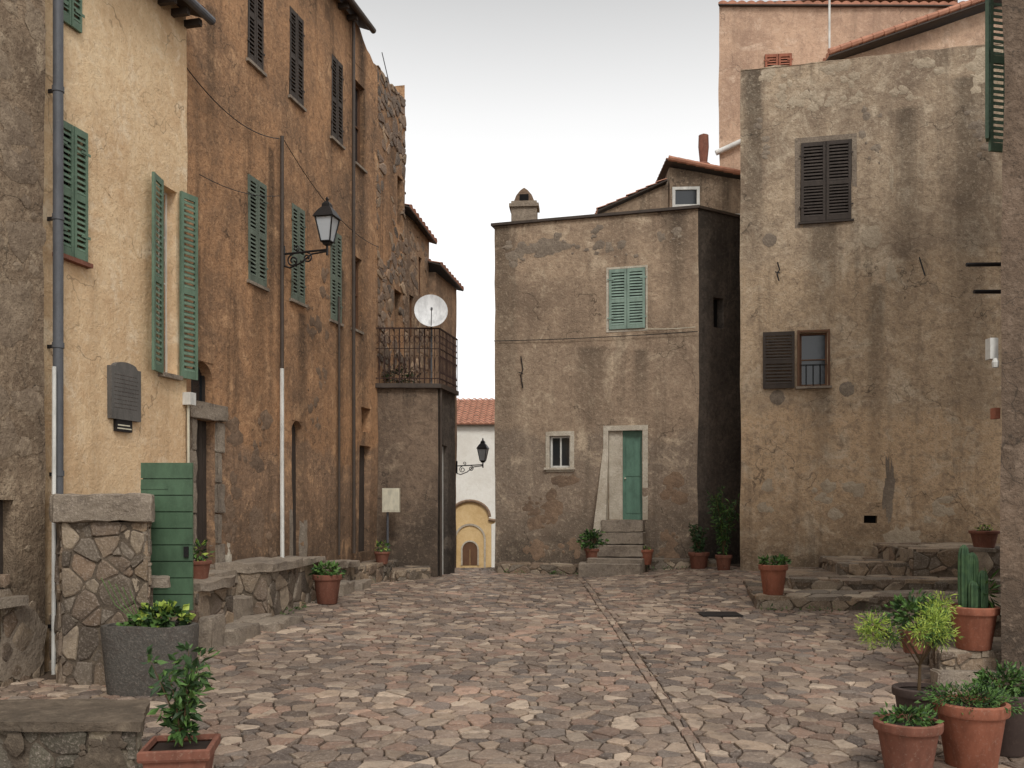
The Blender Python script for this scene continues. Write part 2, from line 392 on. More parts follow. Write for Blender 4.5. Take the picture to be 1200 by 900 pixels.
def stones(mb,u0,u1,v0,v1,su,sv,place,m='stone',gap=.022,h=.03,pal=PAL_RUB,jit=.40,skirt=.05,skip=None,strip=None,hv=.012,tilt=.03,it=lambda u,v:1,bright=1.0,wt=.25,cut=.17,inner=.88,edge=.012):
    nu=max(1,round((u1-u0)/su)); nv=max(1,round((v1-v0)/sv)); su=(u1-u0)/nu; sv=(v1-v0)/nv
    site={}; W={}
    for i in range(-3,nu+3):
        for j in range(-3,nv+3):
            a=u0+(i+.5+U(-jit,jit)+(.25 if j%2 else -.25))*su; b=v0+(j+.5+U(-jit,jit))*sv
            W[i,j]=U(-1,1)*wt*su*sv
            site[i,j]=(a,b)
    for i in range(-1,nu+1):
        for j in range(-1,nv+1):
            a,b=site[i,j]
            if skip and skip(a,b): continue
            R0=1.6*max(su,sv); poly=[(a-R0,b-R0),(a+R0,b-R0),(a+R0,b+R0),(a-R0,b+R0)]
            for di,dj in NB:
                q=site.get((i+di,j+dj))
                if not q: continue
                nx,ny=q[0]-a,q[1]-b
                if nx*nx+ny*ny<1e-6: continue
                poly=clip(poly,nx,ny,(q[0]**2+q[1]**2-a*a-b*b+W[i,j]-W[i+di,j+dj])/2)
                if len(poly)<3: break
            cls=[(-1,0,-u0),(1,0,u1),(0,-1,-v0),(0,1,v1)]
            if strip is not None: cls.append((-1,0,-(strip+.055)) if a>strip else (1,0,strip-.055))
            for cl in cls:
                if len(poly)>=3: poly=clip(poly,*cl)
            if len(poly)<3: continue
            cu=sum(p[0] for p in poly)/len(poly); cv=sum(p[1] for p in poly)/len(poly)
            mx=max(math.hypot(p[0]-cu,p[1]-cv) for p in poly)
            if mx<.03: continue
            g=gap*U(.4,1.5)
            poly=[(cu+(p[0]-cu)*(1-min(.5,g/max(math.hypot(p[0]-cu,p[1]-cv),.02))),cv+(p[1]-cv)*(1-min(.5,g/max(math.hypot(p[0]-cu,p[1]-cv),.02)))) for p in poly]
            for _ in range(it(a,b)):
                np_=[]
                for k in range(len(poly)):
                    p=poly[k];q=poly[(k+1)%len(poly)]
                    if math.hypot(p[0]-q[0],p[1]-q[1])<.02: np_.append(((p[0]+q[0])/2,(p[1]+q[1])/2)); continue
                    np_.append((p[0]*(1-cut)+q[0]*cut,p[1]*(1-cut)+q[1]*cut)); np_.append((p[0]*cut+q[0]*(1-cut),p[1]*cut+q[1]*(1-cut)))
                poly=np_
            n=len(poly)
            if n<3: continue
            poly=[(p[0]+U(-.007,.007),p[1]+U(-.007,.007)) for p in poly]
            ta,tb=U(-tilt,tilt),U(-tilt,tilt); hh=h+U(-hv,hv); vs=[]
            for sc,dh in ((1,-skirt-h),(1,-edge),(inner,0),(.5,.002)):
                for p in poly:
                    x=cu+(p[0]-cu)*sc;y=cv+(p[1]-cv)*sc
                    vs.append(place(x,y,hh+dh+ta*(x-cu)+tb*(y-cv)+(U(-.003,.003) if sc<1 else 0)))
            fs=[]
            for r in range(3):
                for k in range(n): fs.append((r*n+k,r*n+(k+1)%n,(r+1)*n+(k+1)%n,(r+1)*n+k))
            fs.append(tuple(3*n+k for k in range(n)))
            c=random.choice(pal); q=U(.66,1.16)*bright*(1+.35*noise.noise(Vector((a*.6,b*.6,5))))
            mb.add(vs,fs,m,(c[0]*q,c[1]*q,c[2]*q,1))

def quad_prism(mb,q,z0,z1,m):
    mb.hexa([(p[0],p[1],z0) for p in q]+[(p[0],p[1],z1) for p in q],m)
def masonry(mb,q,z0,z1,s=.26,tops=.45,top=True,sides=(0,1,2,3),pal=PAL_RUB):
    quad_prism(mb,q,z0,z1-.012,'mortard')
    for i in sides:
        fr=Fr(q[i],q[(i+1)%4])
        stones(mb,0,fr.L,z0,z1,s*1.05,s*.55,lambda u,v,h:fr.P(u,h,v),gap=.009,h=.016,pal=pal,jit=.44,wt=.8,tilt=.12,hv=.018,cut=.14)
    if top:
        P=[Vector(p) for p in q]
        L=(P[1]-P[0]).length; W=(P[3]-P[0]).length
        def pl(u,v,h):
            a=P[0].lerp(P[1],u/L); b=P[3].lerp(P[2],u/L); c=a.lerp(b,v/W); return Vector((c.x,c.y,z1+h))
        stones(mb,-.02,L+.02,-.02,W+.02,tops,tops,pl,gap=.012,h=.02,pal=pal,jit=.3)
def rough(mb,q,z0,z1,m='granite',n=5,amp=.02,seed=0):
    P=[Vector((p[0],p[1],0)) for p in q]; cen=sum(P,Vector())/4; cen.z=(z0+z1)/2
    def T(a,b,c):
        p=P[0].lerp(P[1],a).lerp(P[3].lerp(P[2],a),b); p.z=z0+(z1-z0)*c
        e=(abs(a-.5)>.49)+(abs(b-.5)>.49)+(abs(c-.5)>.49)
        if e>=2: p=p+(cen-p).normalized()*.02*(e-1)
        return p+noise.noise_vector(p*5+Vector((seed,0,0)))*amp+noise.noise_vector(p*13+Vector((seed,0,0)))*amp*.4
    g=[i/n for i in range(n+1)]; g=[0,.03]+g[1:-1]+[.97,1]; k=len(g)
    for f in range(6):
        vs=[]
        for a in g:
            for b in g:
                vs.append([T(a,b,0),T(a,b,1),T(a,0,b),T(a,1,b),T(0,a,b),T(1,a,b)][f])
        fs=[]
        for i in range(k-1):
            for j in range(k-1):
                qd=(i*k+j,(i+1)*k+j,(i+1)*k+j+1,i*k+j+1)
                fs.append(qd if f in (1,2,5) else qd[::-1])
        mb.add(vs,fs,m)

def tiles(mb,p0,p1,q0,q1,cols,rows,amp=.05,m='tile'):
    p0,p1,q0,q1=map(Vector,(p0,p1,q0,q1)); nrm=(p1-p0).cross(q0-p0).normalized()
    if nrm.z<0: nrm=-nrm
    K=6; vs=[];fs=[];W=cols*K+1
    off=[U(-.012,.012) for _ in range(cols*rows+cols+5)]
    for r in range(rows):
        for e in (0,1):
            t=(r+e*1.04)/rows
            for i in range(W):
                s=i/(W-1); p=p0.lerp(p1,s).lerp(q0.lerp(q1,s),min(t,1))
                c=min(i//K,cols-1); h=amp*abs(math.sin(math.pi*(i/K)))+ (.028 if e==0 else 0)+off[r*cols+c]*.6
                vs.append(p+nrm*h)
        b=r*2*W
        for i in range(W-1): fs.append((b+i,b+i+1,b+W+i+1,b+W+i))
    mb.add(vs,fs,m)
    th=.04
    lo=[p0-nrm*th,p1-nrm*th,q1-nrm*th,q0-nrm*th]; hi=[p0-nrm*.01,p1-nrm*.01,q1-nrm*.01,q0-nrm*.01]
    mb.hexa(lo+hi,'darkwood')
    vs=[];fs=[]
    for i in range(W):
        p=p0.lerp(p1,i/(W-1)); vs+= [p-nrm*.01,p+nrm*(amp*abs(math.sin(math.pi*(i/K)))+.028)]
    for i in range(W-1): fs.append((2*i,2*i+2,2*i+3,2*i+1))
    mb.add(vs,fs,m)

def foliage(mb,c,rad,n,size,mats,droop=.2,shape=.45,gate=.0,shell=.35):
    c=Vector(c)
    k=0;tries=0
    while k<n and tries<n*8:
        tries+=1
        d=Vector((random.gauss(0,1),random.gauss(0,1),random.gauss(0,1))).normalized()
        r=shell+(1-shell)*R(); p=Vector((d.x*rad[0],d.y*rad[1],d.z*rad[2]))*r
        if noise.noise((c+p)*(2.2/max(rad)) )<gate: continue
        p=p+c; k+=1
        a=(d+Vector((U(-.8,.8),U(-.8,.8),U(-.5,.9)-droop))).normalized()
        b=a.cross(Vector((U(-1,1),U(-1,1),U(-1,1)))).normalized(); nn=a.cross(b)
        s=size*U(.6,1.3)
        vs=[p,p+a*s*.5+b*s*shape*.5+nn*s*.08,p+a*s-nn*s*.1,p+a*s*.5-b*s*shape*.5+nn*s*.08]
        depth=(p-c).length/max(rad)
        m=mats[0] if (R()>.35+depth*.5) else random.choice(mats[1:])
        mb.add(vs,[(0,1,2),(0,2,3)],m)
def branches(mb,base,n,h,spread,r=.008):
    tips=[]
    for i in range(n):
        a=U(0,6.28); s=spread*U(.4,1); hh=h*U(.7,1)
        pts=[Vector(base)+Vector((math.cos(a)*s*t**1.3+U(-.01,.01),math.sin(a)*s*t**1.3,hh*t)) for t in (0,.25,.5,.75,1)]
        mb.tube(pts,[r,r*.9,r*.7,r*.5,r*.3],'stem',5); tips+=pts[1:]
    return tips
def potted(x,y,z,r,h,m='terra',square=False,name='potted_plant',plant=None):
    e=empty(name); mb=MB()
    prof=[(0.001,0),(.66*r,0),(.70*r,.02*h),(.92*r,.80*h),(.93*r,.81*h),(1.02*r,.82*h),(1.05*r,.86*h),(1.05*r,.98*h),(1.0*r,h),(.92*r,h),(.88*r,.92*h)]
    mb.lathe((x,y,z),[(a*(1.28 if square else 1),b) for a,b in prof],m,4 if square else 32,math.pi/4+.15 if square else 0)
    mb.obj('pot',e,not square)
    s=MB(); s.lathe((x,y,z),[(.001,.93*h),(.86*r*(1.25 if square else 1),.90*h)],'soil',4 if square else 24,math.pi/4+.15 if square else 0); s.obj('soil',e)
    p=MB(); plant(p,(x,y,z+h*.92)); p.obj('foliage',e)
    return e

# ------------------------------------------------------------------ ground
def ground():
    xs=[-400,-150,-60,-25,-14]+[-10+i*.5 for i in range(45)]+[14,25,60,150,400]
    ys=[-60,-20,-5]+[0+i*.5 for i in range(90)]+[47,52,60,80,120,200,400,800]
    mb=MB(); vs=[(x,y,gz(x,y)-.020) for y in ys for x in xs]; W=len(xs)
    mb.add(vs,[(j*W+i,j*W+i+1,(j+1)*W+i+1,(j+1)*W+i) for j in range(len(ys)-1) for i in range(W-1)],'earth')
    mb.obj('ground',None,True)
t=NT('earth_and_joint_sand')
n1=t.noise(3,5,.7);n2=t.noise(60,3,.7);n3=t.noise(.8,4,.6)
c=t.mix(S(90,76,64),S(62,53,46),t.rng(n1,.4,.65)); c=t.mix(c,S(132,115,98),t.rng(n2,.55,.75,0,.7)); c=t.mix(c,S(66,68,48),t.rng(n3,.58,.7,0,.4))
M['earth']=t.fin(c,.95,t.bump(n2,.6,.01),.2)
ground()
mb=MB()
pl=lambda u,v,h:Vector((u,v,gz(u,v)+h-.012))
ST=1.45
kw=dict(gap=.009,h=.010,pal=PAL_COB,hv=.006,tilt=.05,wt=.6,jit=.47,cut=.09,bright=.90,inner=.93,edge=.007)
stones(mb,-5.8,7.4,4.6,12,.168,.132,pl,'cobble',strip=ST,skip=lambda a,b:(a<-4.2 and b>9.8) or (a<-.6*b-.3) or a>.6*b+.3,**kw)
stones(mb,-4.0,8.2,12,24,.172,.14,pl,'cobble',strip=ST,skip=lambda a,b:(b>22.6 and a>-.3) or a<-3.9+.05*(b-12) or a>3.9+(19.5-b)*.55+1.5,**kw)
stones(mb,ST-.05,ST+.05,4.6,21.5,.10,.24,pl,'cobble',gap=.005,h=.011,pal=PAL_COB,hv=.003,tilt=.02,wt=0,jit=.12,cut=.1,bright=.9,inner=.93,edge=.006)
stones(mb,-3,1.5,24,34,.28,.28,pl,'cobble',**kw)
mb.obj('cobblestone_paving',None,False)

# ------------------------------------------------------------------ left: rough-cast house close to the camera
fr=Fr((xw(4,7.35),4),(xw(10.1,7.35),10.1))
h0=(fr.u(-20),fr.u(17),fr.z(0,700),fr.z(0,585))
e=house('rough_cast_house',[(xw(4,7.35),4),(xw(10.1,7.35),10.1),(-11,10.1),(-11,4)],-1,12,'nl',{0:[h0]})
window(e,fr,h0,'darkwood',-.16,1,2); sill(e,fr,h0,'granite',.06,.12,.1)
mb=MB(); speckle(mb,fr,fr.u(-10),fr.u(44),0,7,60,.22,'mortar',3,.0,[h0]); patch(mb,fr,fr.u(25),fr.z(25,760),.35,.4,'greymort',.018,4)
stones(mb,fr.u(0),fr.u(46),-.4,.9,.34,.22,lambda u,v,h:disp(fr.P(u,0,v))+Vector((fr.n.x,fr.n.y,0))*h,gap=.02,h=.014,skip=lambda a,b:noise.noise(Vector((a*1.5,b*1.5,1)))<-.1)
mb.obj('render_patches',e,True)

# ------------------------------------------------------------------ yellow house
YA=(xw(10.12,7.45),10.12); YB=(xw(12.91,7.45),12.91)
fy=Fr(YA,YB)
w1=fy.rect(66,100,137,296); w0=fy.rect(67,93,-95,22); wf=(fy.u(187),fy.u(207),fy.z(187,436),fy.z(187,214))
e=house('yellow_stucco_house',[YA,YB,(-5.3,13.3),(-11,13.3),(-11,10.14)],-1,8.35,'yellow',{0:[w1,w0,wf]})
shutters(e,fy,w1,'green',.005); shutters(e,fy,w0,'green',.005); sill(e,fy,w1,'terra2',.05,.07,.05)
window(e,fy,wf,'whitepaint',-.16,2,4)
mb=MB()
pL=fy.P(fy.u(187)-.01,.03,0); pR=fy.P(fy.u(208),.03,0)
def rotdir(d,ang): return Vector((d.x*math.cos(ang)-d.y*math.sin(ang),d.x*math.sin(ang)+d.y*math.cos(ang)))
dl=rotdir(-fy.d,math.radians(14)); fl=Fr((pL.x+dl.x*.34,pL.y+dl.y*.34),(pL.x,pL.y)); leaf(mb,fl,0,.34,wf[2]-.02,wf[3]+.02,0,'green',.075)
dr=rotdir(fy.d,-math.radians(12)); frr=Fr((pR.x,pR.y),(pR.x+dr.x,pR.y+dr.y)); leaf(mb,frr,0,.31,wf[2]-.02,wf[3]+.02,0,'green',.075)
mb.obj('open_shutters',e); sill(e,fy,wf,'granite',.03,.08,.06)
mb=MB(); tiles(mb,fy.P(-3.2,.27,8.3),fy.P(fy.L+.05,.27,8.3),fy.P(-3.2,-4,9.8),fy.P(fy.L+.05,-4,9.8),28,14); mb.obj('tiled_roof',e)
mb=MB(); mb.tube([fy.P(-3,.32,8.26),fy.P(fy.L+.12,.32,8.26)],.06,'greypvc',12)
for k in range(10): mb.box(fy,.1+k*.3,.17+k*.3,-.1,.24,8.13,8.22,'darkwood')
mb.obj('gutter_and_rafters',e)
pe=empty('memorial_plaque'); mb=MB(); r=fy.rect(125,160,418,490)
N=14; uc=(r[0]+r[1])/2; hw=(r[1]-r[0])/2
prof=[(-hw,r[2]),(hw,r[2]),(hw,r[3]-.1)]+[(hw-.06,r[3]-.1)]+[(hw*.72*math.cos(k*math.pi/N),r[3]-.09+.06*math.sin(k*math.pi/N)) for k in range(N+1)]+[(-hw+.06,r[3]-.1),(-hw,r[3]-.1)]
vs=[fy.P(uc+a_,.065,b_) for a_,b_ in prof]+[fy.P(uc+a_,-.02,b_) for a_,b_ in prof]; n=len(prof)
mb.add(vs,[tuple(range(n))]+[(k,n+k,n+(k+1)%n,(k+1)%n) for k in range(n)],'plaque')
mb.obj('slab',pe)
mb=MB()
for k in range(9):
    uu=r[0]+.06
    while uu<r[1]-.08:
        l=U(.02,.06); mb.box(fy,uu,min(uu+l,r[1]-.05),.0655,.067,r[3]-.2-k*.05,r[3]-.194-k*.05,'darkpot'); uu+=l+.015
mb.obj('engraving',pe)
se=empty('street_name_sign'); mb=MB(); r=fy.rect(132,151,491,505); mb.box(fy,r[0],r[1],-.02,.05,r[2],r[3],'iron'); mb.box(fy,r[0]+.02,r[1]-.02,.05,.053,r[2]+.03,r[2]+.045,'cream'); mb.box(fy,r[0]+.03,r[1]-.05,.05,.053,r[2]+.07,r[2]+.085,'cream'); mb.obj('plate',se)
e=empty('drainpipe'); mb=MB(); u=fy.u(57); zt=fy.z(57,-80); zb=fy.z(57,768)
mb.tube([fy.P(u,.12,zt),fy.P(u,.12,zb+.25),fy.P(u,.12,zb+.1),fy.P(u,.16,zb)],.055,'greypvc',14)
for zz in (zb+.3,1.9,3.3,4.7,6.1): mb.tube([fy.P(u,.12,zz),fy.P(u,.12,zz+.06)],.064,'greypvc',14); mb.box(fy,u-.01,u+.01,-.02,.1,zz,zz+.04,'iron')
mb.obj('pipe',e,True)
e=empty('electric_conduit'); mb=MB(); u=fy.u(48.5); mb.tube([fy.P(u,.16,fy.z(48,430)),fy.P(u,.16,fy.z(48,470)),fy.P(u-.01,.16,-.5)],.022,'whitepaint',8)
u=fy.L-.03; mb.tube([fy.P(u,.05,3.0),fy.P(u,.05,.9)],.02,'cream',8); mb.box(fy,u-.06,u+.08,.0,.12,2.95,3.12,'whitepaint'); mb.obj('conduit',e,True)

# ------------------------------------------------------------------ big brown house
BA=(xw(12.6,7.6),12.6); BB=(xw(22.1,7.6),22.1); fb=Fr(BA,BB)
up=[fb.rect(290,308,-49,69),fb.rect(339,355,6,112),fb.rect(388,401,62,160)]
up4=fb.rect(416,427,92,190)
md_=[fb.rect(290,311,203,328),fb.rect(341,356,237,350),fb.rect(387,399,268,374)]
md4=fb.rect(412,423,298,384)
arch=fb.rect(224,250,420,470)+('arch',)
d1=(fb.u(228),fb.u(252),.62,fb.z(228,490)); d2=(fb.u(342),fb.u(355),.62,fb.z(342,492),'arch')
d3=(fb.u(421),fb.u(434),.58,fb.z(421,522)); s1=fb.rect(423,434,477,506)
s2=fb.rect(466,472,205,262); s3=fb.rect(463,472,338,400)
holes=up+[up4]+md_+[md4,arch,d1,d2,d3,s1,s2,s3]
ue=fb.u(424)
def btop(u): return 11.45 if u<ue else 11.22+.16*noise.noise(Vector((u*3,0,0)))+.05*noise.noise(Vector((u*11,0,0)))-.17*(u-ue)
e=house('ochre_brown_house',[BA,BB,(-9,23.5),(-11.5,14)],-1,11.45,'brown',{0:holes},{0:btop},roofz=10.6)
for h in up: shutters(e,fb,h,'darkwood',-.02)
for h in md_: shutters(e,fb,h,'oldgreen',-.01)
window(e,fb,up4,'brownwood',-.12,1,2); window(e,fb,md4,'brownwood',-.08,1,2); window(e,fb,arch,'darkwood',-.15,1,1,fw=.03)
for h in up+md_+[up4,md4]: sill(e,fb,h,'granite',.05,.05,.05)
mb=MB()
for h in (d1,d2,d3):
    mb.box(fb,h[0],h[1],-.2,-.15,h[2],h[3],'darkwood')
    nb=5
    for k in range(nb): uu=h[0]+(h[1]-h[0])*k/nb; mb.box(fb,uu+.006,uu+(h[1]-h[0])/nb-.006,-.15,-.135,h[2]+.02,h[3],'darkwood')
mb.obj('plank_doors',e)
mb=MB()
def fq(fr,u0,u1,w0,w1): return [tuple(fr.P(u0,w1,0)[:2]),tuple(fr.P(u1,w1,0)[:2]),tuple(fr.P(u1,w0,0)[:2]),tuple(fr.P(u0,w0,0)[:2])]
rough(mb,fq(fb,d1[0]-.22,d1[1]+.22,-.1,.09),d1[3],d1[3]+.24,seed=2)
for k in range(5):
    za=.55+k*.4*(d1[3]-.55)/2.0; zb=za+.4*(d1[3]-.55)/2.0-.012
    rough(mb,fq(fb,d1[0]-(.2 if k%2 else .13),d1[0]-.0,-.1,.04),za,zb,seed=k); rough(mb,fq(fb,d1[1],d1[1]+(.13 if k%2 else .22),-.1,.04),za,zb,seed=k+9)
rough(mb,fq(fb,d2[0]-.12,d2[0]-.01,-.08,.03),.6,1.5,seed=20); rough(mb,fq(fb,d2[1]+.01,d2[1]+.12,-.08,.03),.6,1.3,seed=21)
rough(mb,fq(fb,d1[0]-.3,d1[1]+.3,.0,.5),.45,.64,seed=33)
mb.obj('stone_door_surrounds',e,True)
mb=MB(); stones(mb,fb.u(442),fb.L,4.4,11.1,.25,.15,lambda u,v,h:disp(fb.P(u,0,v))+Vector((fb.n.x,fb.n.y,0))*h,gap=.012,h=.014,hv=.022,tilt=.1,wt=.6,pal=[S(146,119,94),S(124,102,84),S(164,138,110),S(108,93,79),S(134,113,94)],skip=lambda a,b: any(h[0]-.1<a<h[1]+.1 and h[2]-.1<b<h[3]+.1 for h in (s2,s3)) or noise.noise(Vector((a*1.1,b*.6,3)))<-.25+ (fb.L-a-1)*.10)
mb.obj('exposed_masonry',e)
mb=MB()
for k,(x,y,a_,b_,mm) in enumerate([(268,655,.09,.25,'plaster'),(300,615,.25,.3,'bpatch')]):
    patch(mb,fb,fb.u(x),fb.z(x,y),a_,b_,mm,.01,k+1)
speckle(mb,fb,fb.u(258),fb.u(320),.7,3.0,40,.16,'bpatch',5,.05,[d1,arch]); speckle(mb,fb,fb.u(360),fb.u(384),3.0,6.5,30,.14,'bpatch',6,.05)
mb.obj('render_patches',e,True)
mb=MB()
tiles(mb,fb.P(-.1,.22,11.42),fb.P(ue,.22,11.42),fb.P(-.1,-3.5,12.9),fb.P(ue,-3.5,12.9),38,14); mb.obj('tiled_roof',e)
mb=MB(); mb.tube([fb.P(-.1,.26,11.38),fb.P(ue,.26,11.38)],.06,'darkpipe',10)
for k in range(int(ue/.45)): mb.box(fb,k*.45,k*.45+.08,-.1,.2,11.26,11.36,'darkwood')
mb.obj('gutter_and_rafters',e)
e=empty('wall_downpipes'); mb=MB()
u=fb.u(326); mb.tube([fb.P(u,.07,fb.z(326,160)),fb.P(u,.07,fb.z(326,433))],.033,'darkpipe',8); mb.tube([fb.P(u,.07,fb.z(326,432)),fb.P(u,.07,2.2),fb.P(u-.05,.1,.62)],.035,'whitepaint',8)
u=fb.u(410); mb.tube([fb.P(u,.08,11.3),fb.P(u,.08,6),fb.P(u+.02,.08,.6)],.035,'darkpipe',8)
u=fb.u(394); mb.tube([fb.P(u,.06,5.6),fb.P(u,.06,.6)],.025,'darkpipe',8)
mb.obj('pipes',e,True)
e=empty('overhead_cable'); mb=MB()
def cable(p,q,sag,r=.012,n=14,m='iron'):
    p,q=Vector(p),Vector(q); mb.tube([p.lerp(q,i/n)-Vector((0,0,sag*4*(i/n)*(1-i/n))) for i in range(n+1)],r,m,5)
cable(fb.P(.3,.08,fb.z(212,75)),fb.P(fb.u(322),.08,fb.z(322,163)),.25,.008); cable(fb.P(fb.u(328),.08,fb.z(328,165)),fb.P(fb.u(440),.08,fb.z(440,290)),.3,.007)
cable(fb.P(fb.u(228),.08,fb.z(228,205)),fb.P(fb.u(322),.08,fb.z(322,230)),.1,.006)
mb.obj('cable',e,True)
e=empty('roof_antenna'); mb=MB(); p=fb.P(fb.u(470),-.1,10.6); mb.tube([p,p+Vector((-.35,0,1.5))],.012,'iron',6); mb.obj('rod',e)

# ------------------------------------------------------------------ houses further up the left side
f2a=(xw(22.12,7.66),22.12); f2b=(xw(24.1,7.66),24.1); f2=Fr(f2a,f2b)
hh=[f2.rect(481,486,345,395),f2.rect(492,496,300,345)]
e=house('narrow_brown_house',[f2a,f2b,(-9,25),(-9,23.6)],-1,8.5,'far',{0:hh})
for h in hh: window(e,f2,h,'brownwood',-.1,1,2)
mb=MB(); tiles(mb,f2.P(-.02,.17,8.6),f2.P(f2.L+.1,.17,8.3),f2.P(-.02,-3,9.6),f2.P(f2.L+.1,-3,9.4),9,10); mb.obj('tiled_roof',e)
mb=MB(); stones(mb,.1,f2.L-.05,3.5,8.2,.27,.17,lambda u,v,h:disp(f2.P(u,0,v))+Vector((f2.n.x,f2.n.y,0))*h,gap=.015,h=.01,hv=.012,pal=[S(146,119,94),S(126,104,85),S(162,136,110)],skip=lambda a,b:any(h[0]-.15<a<h[1]+.15 and h[2]-.15<b<h[3]+.15 for h in hh) or R()<.3); mb.obj('exposed_masonry',e)
f3a=(xw(24.15,7.5),24.15); f3b=(xw(26.1,7.55),26.1); f3=Fr(f3a,f3b)
e=house('corner_brown_house',[f3a,f3b,(-8,27),(-8,25.2)],-2.5,7.55,'far')
mb=MB(); tiles(mb,f3.P(-.25,.18,7.7),f3.P(f3.L+.12,.18,7.55),f3.P(-.25,-3,8.6),f3.P(f3.L+.12,-3,8.4),9,10); mb.obj('tiled_roof',e)

# ------------------------------------------------------------------ balcony block with dish
Q=[(-2.98,20.35),(-1.61,20.4),(-1.32,21.7),(-2.75,22.0)]
fbk=Fr(Q[0],Q[1]); fbs=Fr(Q[1],Q[2])
dh=(.25,.75,-.1,2.9)
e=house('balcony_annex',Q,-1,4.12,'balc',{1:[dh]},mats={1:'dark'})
mb=MB(); rough(mb,[(-3.05,20.25),(-1.52,20.3),(-1.22,21.8),(-2.8,22.05)],4.10,4.2,'darkpipe',seed=5,amp=.01)
mb.obj('balcony_slab',e,True)
mb=MB(); mb.box(fbs,.26,.74,-.15,-.1,-.1,2.88,'whitepaint'); mb.tube([fbs.P(.05,.05,4.1),fbs.P(.05,.05,0)],.03,'darkpipe',8); mb.obj('side_door',e)
mb=MB(); fa=Fr((-2.98,20.3),(-1.57,20.35)); fc=Fr((-1.57,20.35),(-1.27,21.75))
for fr_ in (fa,fc):
    L=fr_.L
    for zz,tt in ((4.30,.02),(5.38,.028),(4.95,.014)): mb.box(fr_,0,L,-.015,.015,zz,zz+tt,'rust')
    n=int(L/.105)
    for k in range(n+1):
        uu=L*k/n; mb.tube([fr_.P(uu,0,4.2),fr_.P(uu,0,5.38)],.009 if k%5 else .016,'rust',5)
        if k<n:
            c=uu+L/n/2; mb.tube([fr_.P(c+.045*math.cos(a_),0,5.16+.09*math.sin(a_)) for a_ in [i*math.pi/5 for i in range(11)]],.006,'rust',4)
            mb.tube([fr_.P(c+.045*math.cos(a_),0,4.62+.2*math.sin(a_)) for a_ in [i*math.pi/5 for i in range(11)]],.006,'rust',4)
mb.obj('balcony_railing',e)
mb=MB(); foliage(mb,(-2.5,20.8,4.4),(.45,.3,.26),420,.08,['leafd','darkwood','stem'],gate=-.2); mb.obj('dry_planting',e)
e=empty('satellite_dish'); mb=MB()
cx,cy,cz=(505-600)/F*20.3,20.3,CH+(590-366)*20.3/F
ax=Vector((.12,-1,.28)).normalized(); sx=ax.cross(Vector((0,0,1))).normalized(); sy=sx.cross(ax).normalized()
rr=.36; vs=[];fs=[];NR=8;NS=36
for side in (0,1):
    for i in range(NR+1):
        q=i/NR
        for k in range(NS):
            t_=2*math.pi*k/NS; vs.append(Vector((cx,cy,cz))+sx*math.cos(t_)*rr*q+sy*math.sin(t_)*rr*1.05*q+ax*(.09*q*q-side*.012))
for side in (0,1):
    o=side*(NR+1)*NS
    for i in range(NR):
        for k in range(NS): fs.append((o+i*NS+k,o+i*NS+(k+1)%NS,o+(i+1)*NS+(k+1)%NS,o+(i+1)*NS+k))
for k in range(NS): fs.append((NR*NS+k,NR*NS+(k+1)%NS,(2*NR+1)*NS+(k+1)%NS,(2*NR+1)*NS+k))
mb.add(vs,fs,'dish'); mb.obj('reflector',e,True)
mb=MB(); C=Vector((cx,cy,cz)); b0=C-sy*.36+ax*.06; lnb=C+ax*.42-sy*.12
mb.tube([b0,lnb],.009,'greypvc',6); mb.tube([lnb,lnb-ax*.1+sy*.02],.025,'greypvc',10)
mb.tube([C-ax*.02,C-ax*.12,Vector((cx,cy+.12,cz-.3)),Vector((cx,cy+.1,4.2))],.022,'greypvc',8)
mb.obj('arm_and_mast',e)
e=empty('junction_box_on_post'); mb=MB(); f=Fr((-2.72,19.75),(-2.34,19.75)); mb.box(f,0,.36,-.08,.08,1.42,1.92,'cream'); mb.box(f,.02,.34,.08,.088,1.45,1.89,'cream'); mb.tube([f.P(.1,-.02,.2),f.P(.1,-.02,1.42)],.025,'greypvc',8); mb.obj('box',e)

